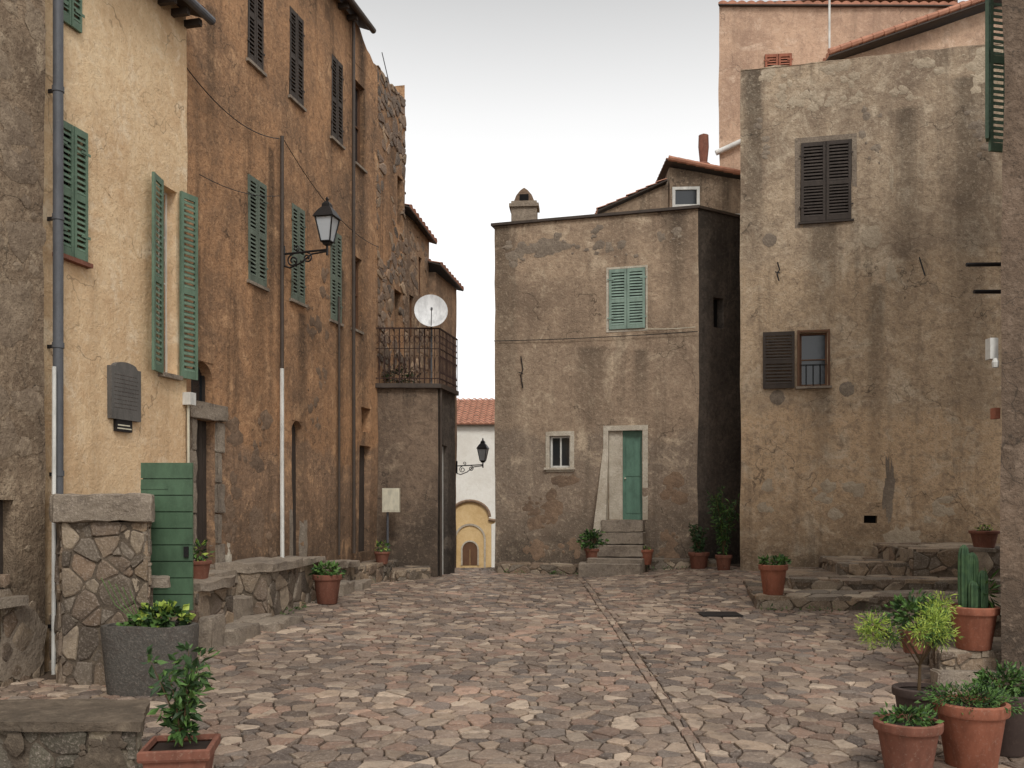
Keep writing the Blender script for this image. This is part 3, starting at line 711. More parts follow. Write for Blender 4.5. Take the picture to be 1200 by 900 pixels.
# ------------------------------------------------------------------ street lamps
def lamp(base,n,arm,sc=1.0):
    e=empty('street_lamp'); mb=MB(); n=Vector((n[0],n[1],0)).normalized(); up_=Vector((0,0,1)); sd=n.cross(up_)
    B=Vector(base)
    def L(a,z,s=0): return B+n*a+up_*z+sd*s
    mb.tube([L(.0,-.2),L(.0,.14)],.03,'iron',6)
    mb.tube([L(0,0),L(arm*.5,.015),L(arm,.03)],.018*sc,'iron',6)
    def spiral(ca,cz_,r0,turn,st,sgn=1): return [L(ca+sgn*r*math.cos(t_),cz_+r*math.sin(t_)) for r,t_ in [(r0*(1-.72*i/22),st+turn*i/22) for i in range(23)]]
    mb.tube(spiral(arm*.22,-.11*sc,.10*sc,9,math.pi*.5),.013*sc,'iron',5)
    mb.tube(spiral(arm*.55,-.08*sc,.08*sc,-9,math.pi*.5),.013*sc,'iron',5)
    mb.tube([L(0,-.2),L(arm*.15,-.24),L(arm*.4,-.17),L(arm*.65,-.03),L(arm,.0)],.015*sc,'iron',5)
    mb.tube(spiral(arm*.3,.08*sc,.055*sc,8,-math.pi*.5),.010*sc,'iron',5)
    mb.tube([L(arm,-.06*sc),L(arm,.10*sc)],.02*sc,'iron',8)
    c=L(arm,.10*sc)
    ang=math.atan2(n.y,n.x)+math.pi/4
    mb.lathe(c,[(.001,0),(.07*sc,.0),(.085*sc,.03*sc),(.085*sc,.05*sc),(.001,.05*sc)],'iron',4,ang)
    zb,zt=.05*sc,.42*sc; rb,rt=.105*sc,.20*sc
    for k in range(4):
        t_=ang+k*math.pi/2; t2=t_+math.pi/2
        p=c+Vector((rb*math.cos(t_),rb*math.sin(t_),zb)); q=c+Vector((rt*math.cos(t_),rt*math.sin(t_),zt)); mb.tube([p,q],.013*sc,'iron',5)
        p2=c+Vector((rb*math.cos(t2),rb*math.sin(t2),zb)); q2=c+Vector((rt*math.cos(t2),rt*math.sin(t2),zt)); mb.tube([q,q2],.014*sc,'iron',5); mb.tube([p,p2],.012*sc,'iron',5)
        s_=.96; cc=lambda v:c+Vector(((v-c).x*s_,(v-c).y*s_,(v-c).z))
        mb.add([cc(p),cc(p2),cc(q2),cc(q)],[(0,1,2,3)],'lglass')
    mb.lathe(c,[(.24*sc,zt),(.215*sc,zt+.04*sc),(.15*sc,zt+.12*sc),(.09*sc,zt+.17*sc),(.09*sc,zt+.21*sc),(.06*sc,zt+.24*sc),(.02*sc,zt+.27*sc),(.03*sc,zt+.30*sc),(.001,zt+.34*sc)],'iron',4,ang)
    mb.lathe(c,[(.24*sc,zt),(.001,zt+.01)],'iron',4,ang)
    mb.obj('lantern_and_bracket',e)
u=fb.u(331); lamp(fb.P(u,.02,fb.z(331,298)),fb.n,.80,1.08)
u=f3.L-.05; lamp(f3.P(u,.02,CH+(590-546)*26/F),f3.n,.75,.9)

# ------------------------------------------------------------------ left terrace, steps, pillar, trough
xt=lambda y:-3.82+.123*(y-11.5)
def T(y0,y1,d0,d1,z1,name_mb,**k):
    masonry(name_mb,[(xt(y0)+d0,y0),(xt(y1)+d1,y1),(xw(y1,7.55)-.2,y1),(xw(y0,7.55)-.2,y0)],-.6,z1,**k)
mb=MB()
masonry(mb,[(-3.98,10.32),(-3.92,11.3),(-5.1,11.3),(-5.3,10.32)],-.6,.36)
T(11.3,12.45,.02,.0,.52,mb,s=.3); T(12.45,13.6,-.45,-.45,.5,mb); T(13.6,16.2,.02,-.04,.62,mb,s=.3); T(16.2,18,-.02,.0,.45,mb)
masonry(mb,[(xt(18)-.02,18),(-2.45,20.3),(-3.1,20.3),(-3.7,18)],-.4,.36)
masonry(mb,[(-2.45,19.2),(-1.75,19.9),(-1.8,20.5),(-2.6,20.5)],-.4,.22)
mb.obj('stone_terrace',None)
mb=MB()
def slab(y0,y1,d0,d1,z0,z1,s,m='granite'): rough(mb,[(xt(y0)+d1,y0),(xt(y1)+d1,y1),(xt(y1)+d0,y1),(xt(y0)+d0,y0)],z0,z1,m,seed=s,amp=.035)
slab(12.5,13.5,-.5,.12,-.5,.02,1); slab(12.55,13.45,-.6,-.12,0,.28,2)
slab(13.55,14.9,-.75,.1,.6,.74,3); slab(15.0,16.1,-.6,.06,.6,.70,4); slab(11.35,12.4,-.6,.08,.52,.64,5)
slab(11.7,12.5,.0,.35,-.5,.02,8); slab(16.25,17.1,-.5,.1,.44,.56,6); slab(17.2,18.0,-.5,.1,.4,.52,7); slab(12.7,13.7,.1,.5,-.5,-.02,9)
slab(16.3,17.0,.0,.3,-.3,.2,12); slab(17.3,17.9,.1,.35,-.3,.14,13); slab(11.32,11.7,.05,.22,-.5,.22,14)
mb.obj('stone_steps',None,True)
mb=MB(); pq=[(-4.6,9.6),(-3.72,9.6),(-3.99,10.3),(-5.0,10.3)]
masonry(mb,pq,-.6,1.42,s=.22,top=False); rough(mb,[(-4.68,9.5),(-3.64,9.5),(-3.94,10.35),(-5.05,10.35)],1.42,1.69,seed=40,amp=.03,m='granite',n=9)
rough(mb,[(-3.80,9.75),(-3.55,9.75),(-3.68,10.1),(-3.9,10.1)],.72,.82,seed=41)
mb.obj('stone_pillar',None,False)
e=empty('green_gate'); mb=MB(); f=Fr((-4.14,10.5),(-3.57,10.52)); n=9; z0,z1=.40,2.06; gw=.57
for k in range(n):
    a_=z0+(z1-z0)*k/n; mb.box(f,0,gw,0,.035,a_+.006,a_+(z1-z0)/n-.006,'gate')
mb.box(f,.01,gw-.01,-.02,.001,z0+.01,z1-.01,'gate'); mb.box(f,gw-.09,gw-.04,.035,.06,1.0,1.12,'iron')
mb.box(f,.0,.3,.035,.043,z1-.3,z1-.26,'gate'); mb.box(f,.0,.3,.035,.043,z0+.25,z0+.29,'gate')
mb.obj('gate_leaf',e)
e=empty('stone_trough_planter'); mb=MB(); cx,cy=-3.56,9.25
def tr(r0,z):
    return [(cx+.46*r0*math.copysign(abs(math.cos(t_))**.55,math.cos(t_)),cy+.22*r0*math.copysign(abs(math.sin(t_))**.6,math.sin(t_)),z) for t_ in [2*math.pi*k/40 for k in range(40)]]
rings=[tr(.86,-.35),tr(.9,-.1),tr(.97,.2),tr(1,.38),tr(.99,.41),tr(.88,.41),tr(.84,.34)]
vs=[Vector(p)+noise.noise_vector(Vector(p)*6)*.016 for r_ in rings for p in r_]
mb.add(vs,[(i*40+k,i*40+(k+1)%40,(i+1)*40+(k+1)%40,(i+1)*40+k) for i in range(6) for k in range(40)],'slate'); mb.obj('trough',e,True)
mb=MB(); mb.add(tr(.86,.35),[tuple(range(40))],'soil'); mb.obj('soil',e)
mb=MB(); foliage(mb,(cx+.12,cy,.48),(.24,.15,.15),420,.08,['leafd','leafm','leafl'],shape=.8); foliage(mb,(cx-.08,cy,.42),(.22,.15,.08),200,.06,['leafd','leafm','leafm'],shape=.8)
for k in range(5): mb.tube([(cx-.1,cy,.4),(cx-.15-.05*k,cy,.6),(cx-.2-.07*k,cy-.02,.75+.03*k)],.004,'leafm',4)
mb.obj('foliage',e)
mb=MB(); masonry(mb,[(-6.2,6.56),(-2.62,6.56),(-2.86,7.2),(-6.2,7.2)],-.8,.03,s=.3,top=False,pal=[S(112,104,88),S(130,118,98),S(98,92,78)]); rough(mb,[(-6.2,6.5),(-2.56,6.5),(-2.8,7.24),(-6.2,7.24)],.02,.09,'mortard',n=18,seed=50,amp=.02)
speckle(mb,Fr((-6.2,6.545),(-2.62,6.545)),.2,3.5,-.5,.0,140,.14,'mortard',7,-.1)
mb.obj('low_stone_wall',None)

# ------------------------------------------------------------------ middle house
MQ=[(-.41,22.35),(4.16,21.0),(5.3,21.75),(5.45,24.9),(0,26)]
fm=Fr(MQ[0],MQ[1]); fs_=Fr(MQ[1],MQ[2])
mw=fm.rect(713.5,756.5,316,387); sw=fm.rect(644,668,511,548); dr_=fm.rect(713,753,505,609); sh=fs_.rect(835.5,848,348,383)
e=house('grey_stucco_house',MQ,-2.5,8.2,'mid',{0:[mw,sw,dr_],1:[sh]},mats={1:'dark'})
shutters(e,fm,mw,'teal',.0); window(e,fm,sw,'whitepaint',-.12,2,1); surround(e,fm,sw,'plaster',.1,.015); surround(e,fm,dr_,'plaster',.12,.02,False,'door_surround'); surround(e,fm,mw,'plaster',.05,.008)
sill(e,fm,sw,'plaster',.12,.07,.05)
mb=MB(); ud=fm.u(729)
mb.box(fm,ud,dr_[1],-.17,-.13,dr_[2],dr_[3],'door')
for (a0,a1,b0,b1) in ((.07,.42,.15,.85),(.07,.42,1.0,1.8)):
    mb.box(fm,ud+a0,ud+a1-.02,-.13,-.118,dr_[2]+b0,dr_[2]+b1,'door')
mb.box(fm,ud,ud+.05,-.13,-.11,dr_[2],dr_[3],'door'); mb.tube([fm.P(ud+.06,-.11,dr_[2]+.95),fm.P(ud+.06,-.06,dr_[2]+.95)],.018,'cream',8)
mb.obj('green_door',e)
mb=MB(); mb.box(fm,dr_[0],ud-.002,-.2,-.07,dr_[2],dr_[3],'plaster')
u0=dr_[0]-.12; P=fm.P; mb.hexa([P(u0-.17,.36,.95),P(u0+.12,.36,.95),P(u0+.12,-.05,.95),P(u0-.17,-.05,.95),P(u0,.025,2.85),P(u0+.12,.025,2.85),P(u0+.12,-.05,2.85),P(u0,-.05,2.85)],'plaster')
mb.obj('plaster_flare',e)
mb=MB(); zt=dr_[2]
for k in range(4):
    wd=.5+.3*k; ex=.06*k; rough(mb,fq(fm,dr_[0]-.1-ex,dr_[1]+.06+ex*.6,-.1 if k==0 else .1,wd*.8),zt-.27*(k+1)+.01 if k<3 else -.3,zt-.27*k-.01,'granite',seed=70+k,amp=.02)
rough(mb,fq(fm,dr_[0]-.45,dr_[1]+.15,.0,1.25),-.3,.30,'granite',seed=77,amp=.03)
mb.obj('door_steps',e,True)
mb=MB()
mb.box(fm,-.08,fm.L+.04,-.4,.07,8.2,8.26,'darkpipe'); mb.box(fs_,.02,fs_.L,-.4,.05,8.203,8.263,'darkpipe')
mb.obj('cornice',e)
mb=MB(); px=lambda x,y,Y:((x-CX)*Y/F,Y,CH-(y-HY)*Y/F)
f=Fr((-.02,22.8),(.60,22.75)); mb.box(f,0,.62,-.45,0,8.1,8.95,'greymort'); mb.box(f,-.05,.67,-.5,.05,8.8,8.88,'greymort')
prof=[(.06,8.95),(.56,8.95),(.5,9.1),(.40,9.22),(.31,9.28),(.22,9.22),(.12,9.1)]; n=len(prof)
mb.add([f.P(a_,-.05,b_) for a_,b_ in prof]+[f.P(a_,-.4,b_) for a_,b_ in prof],[tuple(range(n)),tuple(range(2*n-1,n-1,-1))]+[(k,n+k,n+(k+1)%n,(k+1)%n) for k in range(n)],'bpatch')
mb.box(f,.2,.42,-.06,-.04,8.97,9.12,'blackhole')
mb.obj('chimney',e)
fp=Fr((3.86,23.0),(5.7,22.9)); wr=fp.rect(788,820,219,243)
mb=MB(); wall(mb,fp,0,fp.L,8.1,9.9,'mid',[wr],lambda u:9.85-.2*u); wall(mb,Fr((3.86,24.8),(3.86,23.0)),0,1.8,8.1,9.85,'mid')
f4=Fr((2.2,23.1),(3.84,23.1)); wall(mb,f4,0,f4.L,8.1,9.5,'mid',(),lambda u:8.75+.45*u); mb.obj('rooftop_room',e,True)
mb=MB(); tiles(mb,(5.85,22.8,9.55),(5.85,24.8,9.55),(3.75,22.8,9.98),(3.75,24.8,9.98),9,9); tiles(mb,(2.1,22.98,8.8),(2.1,24.8,8.8),(3.8,22.98,9.55),(3.8,24.8,9.55),9,7,.04)
# row of clay verge tiles along the front edge of the little roof
for k in range(9):
    a_=Vector((3.8+k*.225,22.8,9.99-k*.046)); mb.tube([a_,a_+Vector((.26,0,-.045))],[.07,.055],'tile',8)
mb.obj('rooftop_tiles',e)
window(e,fp,wr,'whitepaint',-.02,1,1,fw=.07)
mb=MB(); mb.lathe((1.9,23.2,8.2),[(.5,0),(.48,.2),(.4,.36),(.2,.46),(.001,.5)],'plaster',20); mb.box(Fr((4.9,22.6),(5.6,22.6)),0,.6,-.3,.1,8.25,8.55,'whitepaint')
mb.lathe((5.0,24.5,8.2),[(.14,0),(.14,2.1),(.17,2.12),(.17,2.25),(.1,2.3),(.14,2.7),(.13,3.0),(.02,3.05)],'terra2',12)
mb.obj('rooftop_vents',e,True)
hm=[mw,sw,dr_,(dr_[0]-.5,dr_[1]+.2,0,dr_[3])]
mb=MB(); speckle(mb,fm,.3,4.4,.4,2.2,60,.2,'bpatch',11,.05,hm); patch(mb,fm,fm.u(640),fm.z(640,290),.5,.2,'greymort',.01,12,30,1.8)
speckle(mb,fm,.3,4.4,7.2,8.0,40,.12,'greymort',13,.1); mb.obj('render_patches',e,True)
mb=MB()
def anchor(fr,px_,y0,y1,lean=0):
    u=fr.u(px_); a_=fr.P(u,.05,fr.z(px_,y0)); b_=fr.P(u+lean,.05,fr.z(px_,y1)); mb.tube([a_,a_.lerp(b_,.4)+Vector((.03,0,0)),a_.lerp(b_,.6)-Vector((.03,0,0)),b_],.014,'iron',6); mb.tube([fr.P(u-.05,.05,fr.z(px_,(y0+y1)/2)),fr.P(u+.05,.05,fr.z(px_,(y0+y1)/2)-.03)],.012,'iron',6)
anchor(fm,611,418,455,.05); mb.obj('wall_anchor',e)
mb=MB(); cable(fm.P(0,.06,fm.z(582,400)),fm.P(fm.L,.06,fm.z(816,389)),.03,.009); cable(fm.P(fm.u(757),.06,fm.z(757,386)),fm.P(fm.L-.05,.06,fm.z(812,384)),.02,.009,m='cream')
mb.obj('cable',e)
mb=MB(); masonry(mb,fq(fm,.2,fm.u(690),-.1,.45),-.5,.20,s=.35); masonry(mb,fq(fm,fm.u(765),fm.L+.5,-.1,.3),-.5,.34,s=.3); mb.obj('rock_plinth',e)

# ------------------------------------------------------------------ right house
RQ=[(4.75,19.5),(9.8,18.3),(10.5,24.0),(6.0,24.0)]
frt=Fr(RQ[0],RQ[1]); rw=frt.rect(938,998,168,261); rs=frt.rect(937,970,390,453); vent=frt.rect(1012,1028,604,613)
e=house('sandy_stucco_house',RQ,-1,10.64,'right',{0:[rw,rs,vent]},{0:lambda u:10.62+.05*noise.noise(Vector((u*2.2,0,9)))})
shutters(e,frt,rw,'darkwood',.0); sill(e,frt,rw,'darkwood',.04,.06,.04); surround(e,frt,rw,'greymort',.11,.006)
window(e,frt,rs,'brownwood',-.10,1,2); surround(e,frt,rs,'brownwood',.05,.03)
mb=MB(); shr=(frt.u(894),frt.u(931),frt.z(894,456),frt.z(894,390)); leaf(mb,frt,*shr,.03,'darkwood')
for k in range(3): uu=rs[0]+(rs[1]-rs[0])*(k+1)/4; mb.tube([frt.P(uu,-.05,rs[2]),frt.P(uu,-.05,rs[2]+.45)],.008,'iron',5)
mb.tube([frt.P(rs[0],-.05,rs[2]+.45),frt.P(rs[1],-.05,rs[2]+.45)],.008,'iron',5)
mb.obj('open_shutter',e); sill(e,frt,rs,'granite',.08,.08,.05)
hr=[rw,rs,vent,shr]
mb=MB()
for k,(x,y,a_,b_,mm,rg) in enumerate([(903,281,.14,.14,'greymort',.4),(912,466,.15,.15,'greymort',.4),(993,456,.15,.15,'greymort',.4),(1022,277,.2,.22,'rlight',1),(1044,320,.12,.2,'rlight',1.6),(1045,210,.04,.28,'rlight',1.5),(1060,636,.34,.36,'rlight',1.8),(1042,575,.11,.55,'greymort',1.8)]):
    patch(mb,frt,frt.u(x),frt.z(x,y),a_,b_,mm,.012,k+20,34,rg)
speckle(mb,frt,.3,4.9,9.7,10.5,110,.11,'rlight',31,.04,hr); speckle(mb,frt,.2,4.9,8.4,9.6,30,.10,'greymort',32,.15,hr)
speckle(mb,frt,.3,4.9,.8,2.0,30,.13,'rlight',33,.22,hr)
mb.obj('render_patches',e,True)
mb=MB(); anchor(frt,911,308,330,.03); u=frt.u(1077); mb.tube([frt.P(u,.03,frt.z(1077,302)),frt.P(u+.1,.06,frt.z(1077,324))],.014,'iron',6); mb.obj('wall_anchors',e)
mb=MB(); fu=Fr((7.6,22.0),(12,22.0)); wall(mb,fu,0,fu.L,10.5,13.7,'pink',(),lambda u:11.95+.34*u); wall(mb,Fr((7.6,24.2),(7.6,22)),0,2.2,10.5,11.95,'pink'); mb.obj('upper_storey',e,True)
mb=MB(); tiles(mb,(7.3,21.6,11.92),(7.3,24.3,11.92),(12,21.6,13.55),(12,24.3,13.55),12,14,.06)
for k in range(19):
    a_=Vector((7.3+k*.25,21.62,12.0+k*.0867)); mb.tube([a_,a_+Vector((.28,0,.10))],[.08,.065],'tile',8)
mb.obj('upper_tiled_roof',e)
mb=MB(); p=Vector(px(972,70,22.0)); mb.tube([p,p+Vector((0,0,1.8))],.025,'whitepaint',8); mb.obj('antenna_mast',e)
PQ=[(5.52,25.0),(11.6,24.4),(12.5,31),(7.2,31)]; fp2=Fr(PQ[0],PQ[1]); pw=fp2.rect(896,928,64,110)
e=house('pink_stucco_house',PQ,-1,14.95,'pink',{0:[pw]},{0:lambda u:14.85-.06*u})
shutters(e,fp2,pw,'terra',.0); mb=MB(); tiles(mb,fp2.P(-.04,.12,14.86),fp2.P(fp2.L+.2,.12,14.5),fp2.P(.95,-3,15.1),fp2.P(fp2.L+.2,-3,14.75),26,10); mb.obj('tiled_roof',e)
mb=MB(); mb.tube([fp2.P(-.1,.1,10.9),fp2.P(.6,.1,11.2)],.07,'whitepaint',10); mb.obj('overflow_pipe',e,True)

# ------------------------------------------------------------------ near right house
NQ=[(4.86,9.3),(9.5,9.0),(11,15),(8.3,15)]
e=house('brown_rendered_house',NQ,-1,12,'nr'); fn=Fr(NQ[0],NQ[1])
mb=MB(); f=Fr((5.05,9.95),(5.27,10.0)); leaf(mb,f,0,.22,5.33,7.4,0,'green'); leaf(mb,Fr((4.99,9.9),(5.08,10.05)),0,.12,5.45,7.4,0,'green'); mb.obj('open_shutter',e)
mb=MB(); mb.tube([(4.72,9.75,4.08),(5.4,9.8,4.1)],.022,'iron',6); mb.tube([(4.80,9.75,3.80),(5.4,9.8,3.81)],.022,'iron',6); mb.obj('iron_bars',e)
mb=MB(); f=Fr((4.79,9.4),(4.87,9.4)); mb.box(f,0,.08,-.1,0,3.05,3.26,'whitepaint'); mb.lathe((4.83,9.38,2.95),[(.001,0),(.03,.01),(.035,.06),(.02,.1)],'whitepaint',10); mb.box(f,.05,.1,-.1,0,2.45,2.56,'terra'); mb.obj('doorbell_light',e)

# ------------------------------------------------------------------ steps on the right
mb=MB()
masonry(mb,[(3.86,14.8),(7.2,14.5),(9.5,19.0),(4.6,19.0)],-.5,.13,s=.35,tops=.5,sides=(0,3))
masonry(mb,[(4.75,15.9),(8.4,15.6),(9.6,18.9),(5.2,18.9)],-.3,.30,s=.32,sides=(0,3))
masonry(mb,[(5.9,16.9),(9.0,16.6),(9.6,18.6),(6.2,18.9)],-.3,.52,s=.3,sides=(0,3))
masonry(mb,[(7.1,16.6),(9.4,16.2),(9.6,18.5),(7.2,18.7)],-.3,.80,s=.3,sides=(0,3))
masonry(mb,[(4.35,9.55),(5.2,9.45),(6.4,11.4),(5.1,11.6)],-.6,.09,s=.26,tops=.4,sides=(0,3))
masonry(mb,[(4.62,10.6),(6.2,10.4),(7.2,13.0),(5.7,13.2)],-.6,.32,s=.26,tops=.4,sides=(0,3))
rough(mb,[(4.25,9.35),(4.9,9.3),(4.95,9.6),(4.3,9.65)],-.6,-.08,seed=90)
mb.obj('stone_steps',None)

# ------------------------------------------------------------------ distant buildings in the lane
DQ=[(-9,45),(4,44.5),(4,52),(-9,52)]; fd=Fr(DQ[0],DQ[1])
e=house('white_village_house',DQ,-3,5.4,'white')
mb=MB(); tiles(mb,fd.P(0,.3,5.35),fd.P(13,.3,5.35),fd.P(0,-3.5,6.95),fd.P(13,-3.5,6.95),44,14,.07); mb.obj('tiled_roof',e)
CQ=[(-2.9,38),(-.4,38),(-.4,38.8),(-2.9,38.8)]; fc=Fr(CQ[0],CQ[1])
e=empty('ochre_chapel_portal'); mb=MB(); N=16
cu=1.2
prof=[(.35,-2.2),(2.05,-2.2),(2.05,.75),(2.2,.8),(2.2,.95),(1.95,1.0)]+[(cu+.75*math.cos(k*math.pi/N),1.05+.62*math.sin(k*math.pi/N)) for k in range(N+1)]+[(.45,1.0),(.2,.95),(.2,.8),(.35,.75)]
n=len(prof); mb.add([fc.P(a_,0,b_) for a_,b_ in prof]+[fc.P(a_,-.8,b_) for a_,b_ in prof],[tuple(range(n))]+[(k,n+k,n+(k+1)%n,(k+1)%n) for k in range(n)],'ochre')
def archstrip(r0,r1,w,m,zc=.15,zb=-2.2):
    inn=[(cu-r0,zb)]+[(cu-r0*math.cos(k*math.pi/N),zc+r0*math.sin(k*math.pi/N)) for k in range(N+1)]+[(cu+r0,zb)]
    out=[(cu-r1,zb)]+[(cu-r1*math.cos(k*math.pi/N),zc+r1*math.sin(k*math.pi/N)) for k in range(N+1)]+[(cu+r1,zb)]
    k_=len(inn); mb.add([fc.P(a_,w,b_) for a_,b_ in inn+out]+[fc.P(a_,0,b_) for a_,b_ in inn+out],[(i,i+1,k_+i+1,k_+i) for i in range(k_-1)]+[(i,i+1,2*k_+i+1,2*k_+i) for i in range(k_-1)]+[(k_+i,k_+i+1,3*k_+i+1,3*k_+i) for i in range(k_-1)],m)
archstrip(.56,.64,.05,'plaster'); archstrip(.01,.3,.02,'brownwood',-.25,-.9); archstrip(.3,.36,.05,'plaster',-.25,-.9)
mb.tube([fc.P(cu+.8*math.cos(k*math.pi/N),.06,1.05+.66*math.sin(k*math.pi/N)) for k in range(N+1)],.06,'bpatch',8)
mb.tube([fc.P(.1,.06,.9),fc.P(.5,.06,.95)],.06,'bpatch',8); mb.tube([fc.P(1.95,.06,.95),fc.P(2.3,.06,.9)],.06,'bpatch',8)
mb.obj('portal',e)
mb=MB(); f=Fr((-3.2,36),(0.4,36)); mb.box(f,0,3.6,-.2,0,-2,-.95,'plaster'); mb.obj('low_white_wall',None)

# ------------------------------------------------------------------ potted plants
def bush(rad,n,size,mats=('leafd','leafm','leafl'),up=.5,stems=5,shape=.5):
    def fn(mb,b):
        branches(mb,b,stems,rad[2]*1.6,rad[0]*.8,.006)
        foliage(mb,(b[0],b[1],b[2]+rad[2]*up*1.6),rad,n,size,list(mats),shape=shape,gate=-.15)
    return fn
def leafy(h,spread,n,size,mats=('leafd','leafm')):
    def fn(mb,b):
        tips=branches(mb,b,9,h,spread,.008)
        for tp in tips:
            foliage(mb,tp,(.07,.07,.06),n,size,['leafd']+list(mats),shape=.45,shell=.1,gate=-1)
    return fn
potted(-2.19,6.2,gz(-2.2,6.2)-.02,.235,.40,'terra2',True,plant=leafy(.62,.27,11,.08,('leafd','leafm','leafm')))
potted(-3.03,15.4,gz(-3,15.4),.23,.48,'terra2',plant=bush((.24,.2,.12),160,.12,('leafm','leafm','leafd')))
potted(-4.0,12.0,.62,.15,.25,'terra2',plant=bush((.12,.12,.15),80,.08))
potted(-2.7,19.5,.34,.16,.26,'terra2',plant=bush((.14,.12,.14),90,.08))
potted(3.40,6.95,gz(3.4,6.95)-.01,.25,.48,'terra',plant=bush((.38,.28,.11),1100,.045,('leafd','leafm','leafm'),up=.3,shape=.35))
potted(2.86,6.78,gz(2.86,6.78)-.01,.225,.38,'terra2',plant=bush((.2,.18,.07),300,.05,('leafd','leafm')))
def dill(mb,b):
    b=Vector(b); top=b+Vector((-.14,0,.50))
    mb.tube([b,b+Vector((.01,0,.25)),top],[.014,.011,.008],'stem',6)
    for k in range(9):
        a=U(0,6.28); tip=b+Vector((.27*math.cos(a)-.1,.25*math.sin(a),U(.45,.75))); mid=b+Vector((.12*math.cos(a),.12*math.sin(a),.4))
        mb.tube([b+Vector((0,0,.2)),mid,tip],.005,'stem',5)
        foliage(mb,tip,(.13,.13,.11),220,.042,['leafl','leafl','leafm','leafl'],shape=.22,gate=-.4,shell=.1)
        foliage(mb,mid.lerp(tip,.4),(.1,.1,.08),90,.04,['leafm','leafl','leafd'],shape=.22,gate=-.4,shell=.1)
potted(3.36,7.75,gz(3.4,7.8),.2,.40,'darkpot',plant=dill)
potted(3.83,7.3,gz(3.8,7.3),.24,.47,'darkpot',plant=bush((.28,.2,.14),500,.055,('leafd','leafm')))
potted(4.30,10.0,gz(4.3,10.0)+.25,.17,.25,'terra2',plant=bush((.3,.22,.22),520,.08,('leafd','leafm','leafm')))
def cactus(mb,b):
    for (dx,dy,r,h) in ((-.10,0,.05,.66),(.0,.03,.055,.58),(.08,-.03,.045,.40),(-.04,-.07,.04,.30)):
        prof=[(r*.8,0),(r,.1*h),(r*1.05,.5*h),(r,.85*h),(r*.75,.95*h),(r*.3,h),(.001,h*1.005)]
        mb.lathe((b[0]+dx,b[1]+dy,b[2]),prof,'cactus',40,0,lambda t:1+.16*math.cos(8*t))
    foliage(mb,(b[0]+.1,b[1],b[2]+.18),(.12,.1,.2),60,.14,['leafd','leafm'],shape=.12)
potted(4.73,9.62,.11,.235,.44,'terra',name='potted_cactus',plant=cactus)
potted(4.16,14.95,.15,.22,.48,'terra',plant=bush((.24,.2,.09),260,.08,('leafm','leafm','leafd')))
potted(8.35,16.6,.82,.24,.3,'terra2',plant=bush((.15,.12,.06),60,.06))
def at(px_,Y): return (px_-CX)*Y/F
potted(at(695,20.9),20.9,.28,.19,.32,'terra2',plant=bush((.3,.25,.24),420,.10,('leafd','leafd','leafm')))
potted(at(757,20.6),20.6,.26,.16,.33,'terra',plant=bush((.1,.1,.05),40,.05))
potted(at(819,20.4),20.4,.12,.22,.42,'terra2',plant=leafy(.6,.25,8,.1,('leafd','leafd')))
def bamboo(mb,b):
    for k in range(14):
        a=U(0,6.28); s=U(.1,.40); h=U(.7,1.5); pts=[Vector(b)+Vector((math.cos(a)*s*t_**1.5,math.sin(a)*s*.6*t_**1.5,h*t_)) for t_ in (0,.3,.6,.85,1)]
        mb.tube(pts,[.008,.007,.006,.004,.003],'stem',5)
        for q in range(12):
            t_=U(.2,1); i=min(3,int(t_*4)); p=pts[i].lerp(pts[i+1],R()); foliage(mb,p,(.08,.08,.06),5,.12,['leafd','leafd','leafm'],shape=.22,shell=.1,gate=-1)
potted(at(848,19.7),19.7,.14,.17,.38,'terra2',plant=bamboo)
mb=MB()
for k in range(80):
    if R()<.45: u=U(.3,4.6); p=fm.P(u,.5+U(0,.2),0)
    elif R()<.5: y=U(11.5,19); p=Vector((xt(y)+.08,y,0))
    else: p=Vector((U(3.9,7),U(14.3,14.7),0))
    z=gz(p.x,p.y); foliage(mb,(p.x,p.y,z+.03),(.06,.06,.04),10,.06,['leafd','leafm'],shape=.3)
mb.obj('weeds')
mb=MB(); mb.box(Fr((2.85,14.0),(3.4,14.0)),0,.6,-.5,0,gz(3.1,14.2)+.0,gz(3.1,14.2)+.018,'iron'); mb.obj('drain_cover')
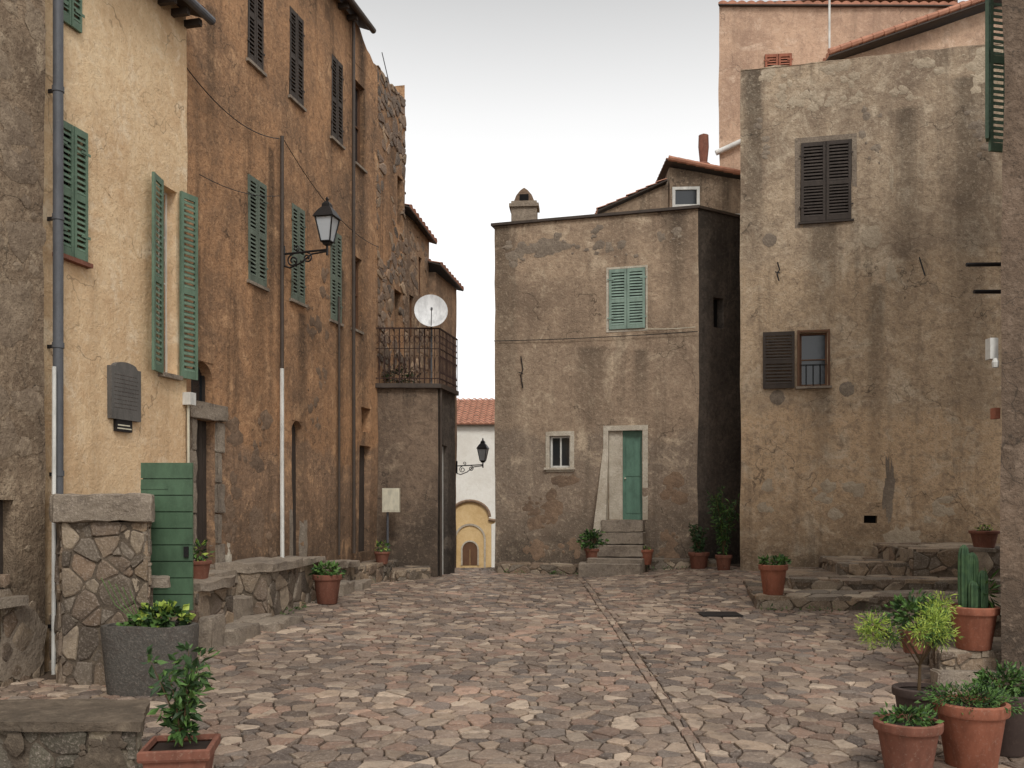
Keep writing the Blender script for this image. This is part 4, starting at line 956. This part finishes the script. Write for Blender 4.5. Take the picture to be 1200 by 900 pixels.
# ------------------------------------------------------------------ sky and sun
w=bpy.data.worlds.new('World'); scene.world=w; w.use_nodes=True; nt=w.node_tree
bg=nt.nodes['Background']; out=nt.nodes['World Output']
EL=math.radians(46); RO=math.radians(165)
sky=nt.nodes.new('ShaderNodeTexSky'); sky.sky_type='NISHITA'; sky.sun_disc=False; sky.sun_elevation=EL; sky.sun_rotation=RO
hs=nt.nodes.new('ShaderNodeHueSaturation'); hs.inputs['Saturation'].default_value=.10; nt.links.new(sky.outputs[0],hs.inputs['Color'])
nt.links.new(hs.outputs[0],bg.inputs[0]); bg.inputs[1].default_value=.05
tc=nt.nodes.new('ShaderNodeTexCoord'); sp=nt.nodes.new('ShaderNodeSeparateXYZ'); nt.links.new(tc.outputs['Generated'],sp.inputs[0])
cr=nt.nodes.new('ShaderNodeValToRGB'); nt.links.new(sp.outputs[2],cr.inputs[0])
els=cr.color_ramp.elements; els[0].position=0; els[0].color=(1,.995,.99,1); els[1].position=1; els[1].color=(1,1,1,1)
for p_,v_ in ((.28,1.0),(.38,.80),(.49,.48),(.6,.85)):
    q=els.new(p_); q.color=(v_,v_*.995,v_*.985,1)
cn=nt.nodes.new('ShaderNodeTexNoise'); nt.links.new(tc.outputs['Generated'],cn.inputs['Vector']); cn.inputs['Scale'].default_value=2.2; cn.inputs['Detail'].default_value=5
mr=nt.nodes.new('ShaderNodeMapRange'); nt.links.new(cn.outputs['Fac'],mr.inputs[0]); mr.inputs[3].default_value=.94; mr.inputs[4].default_value=1.04
mm=nt.nodes.new('ShaderNodeVectorMath'); mm.operation='SCALE'; nt.links.new(cr.outputs[0],mm.inputs[0]); nt.links.new(mr.outputs[0],mm.inputs['Scale'])
b2=nt.nodes.new('ShaderNodeBackground'); nt.links.new(mm.outputs[0],b2.inputs[0]); b2.inputs[1].default_value=.97
ad=nt.nodes.new('ShaderNodeAddShader'); nt.links.new(bg.outputs[0],ad.inputs[0]); nt.links.new(b2.outputs[0],ad.inputs[1]); nt.links.new(ad.outputs[0],out.inputs[0])
ld=bpy.data.lights.new('sun','SUN'); ld.energy=1.4; ld.angle=math.radians(16); ld.color=(1,.98,.95)
lo=bpy.data.objects.new('sun',ld); scene.collection.objects.link(lo)
d=Vector((math.sin(RO)*math.cos(EL),math.cos(RO)*math.cos(EL),math.sin(EL)))
lo.rotation_euler=d.to_track_quat('Z','Y').to_euler(); lo.location=d*50
scene.view_settings.view_transform='Standard'; scene.view_settings.look='None'; scene.view_settings.exposure=0
# ------------------------------------------------------------------ camera
cd=bpy.data.cameras.new('camera'); co=bpy.data.objects.new('camera',cd); scene.collection.objects.link(co)
co.location=(0,0,CH); co.rotation_euler=(math.pi/2,0,0); cd.sensor_width=36; cd.lens=36*F/1200; cd.shift_y=140/1200; cd.clip_end=2000; cd.clip_start=.1
scene.camera=co
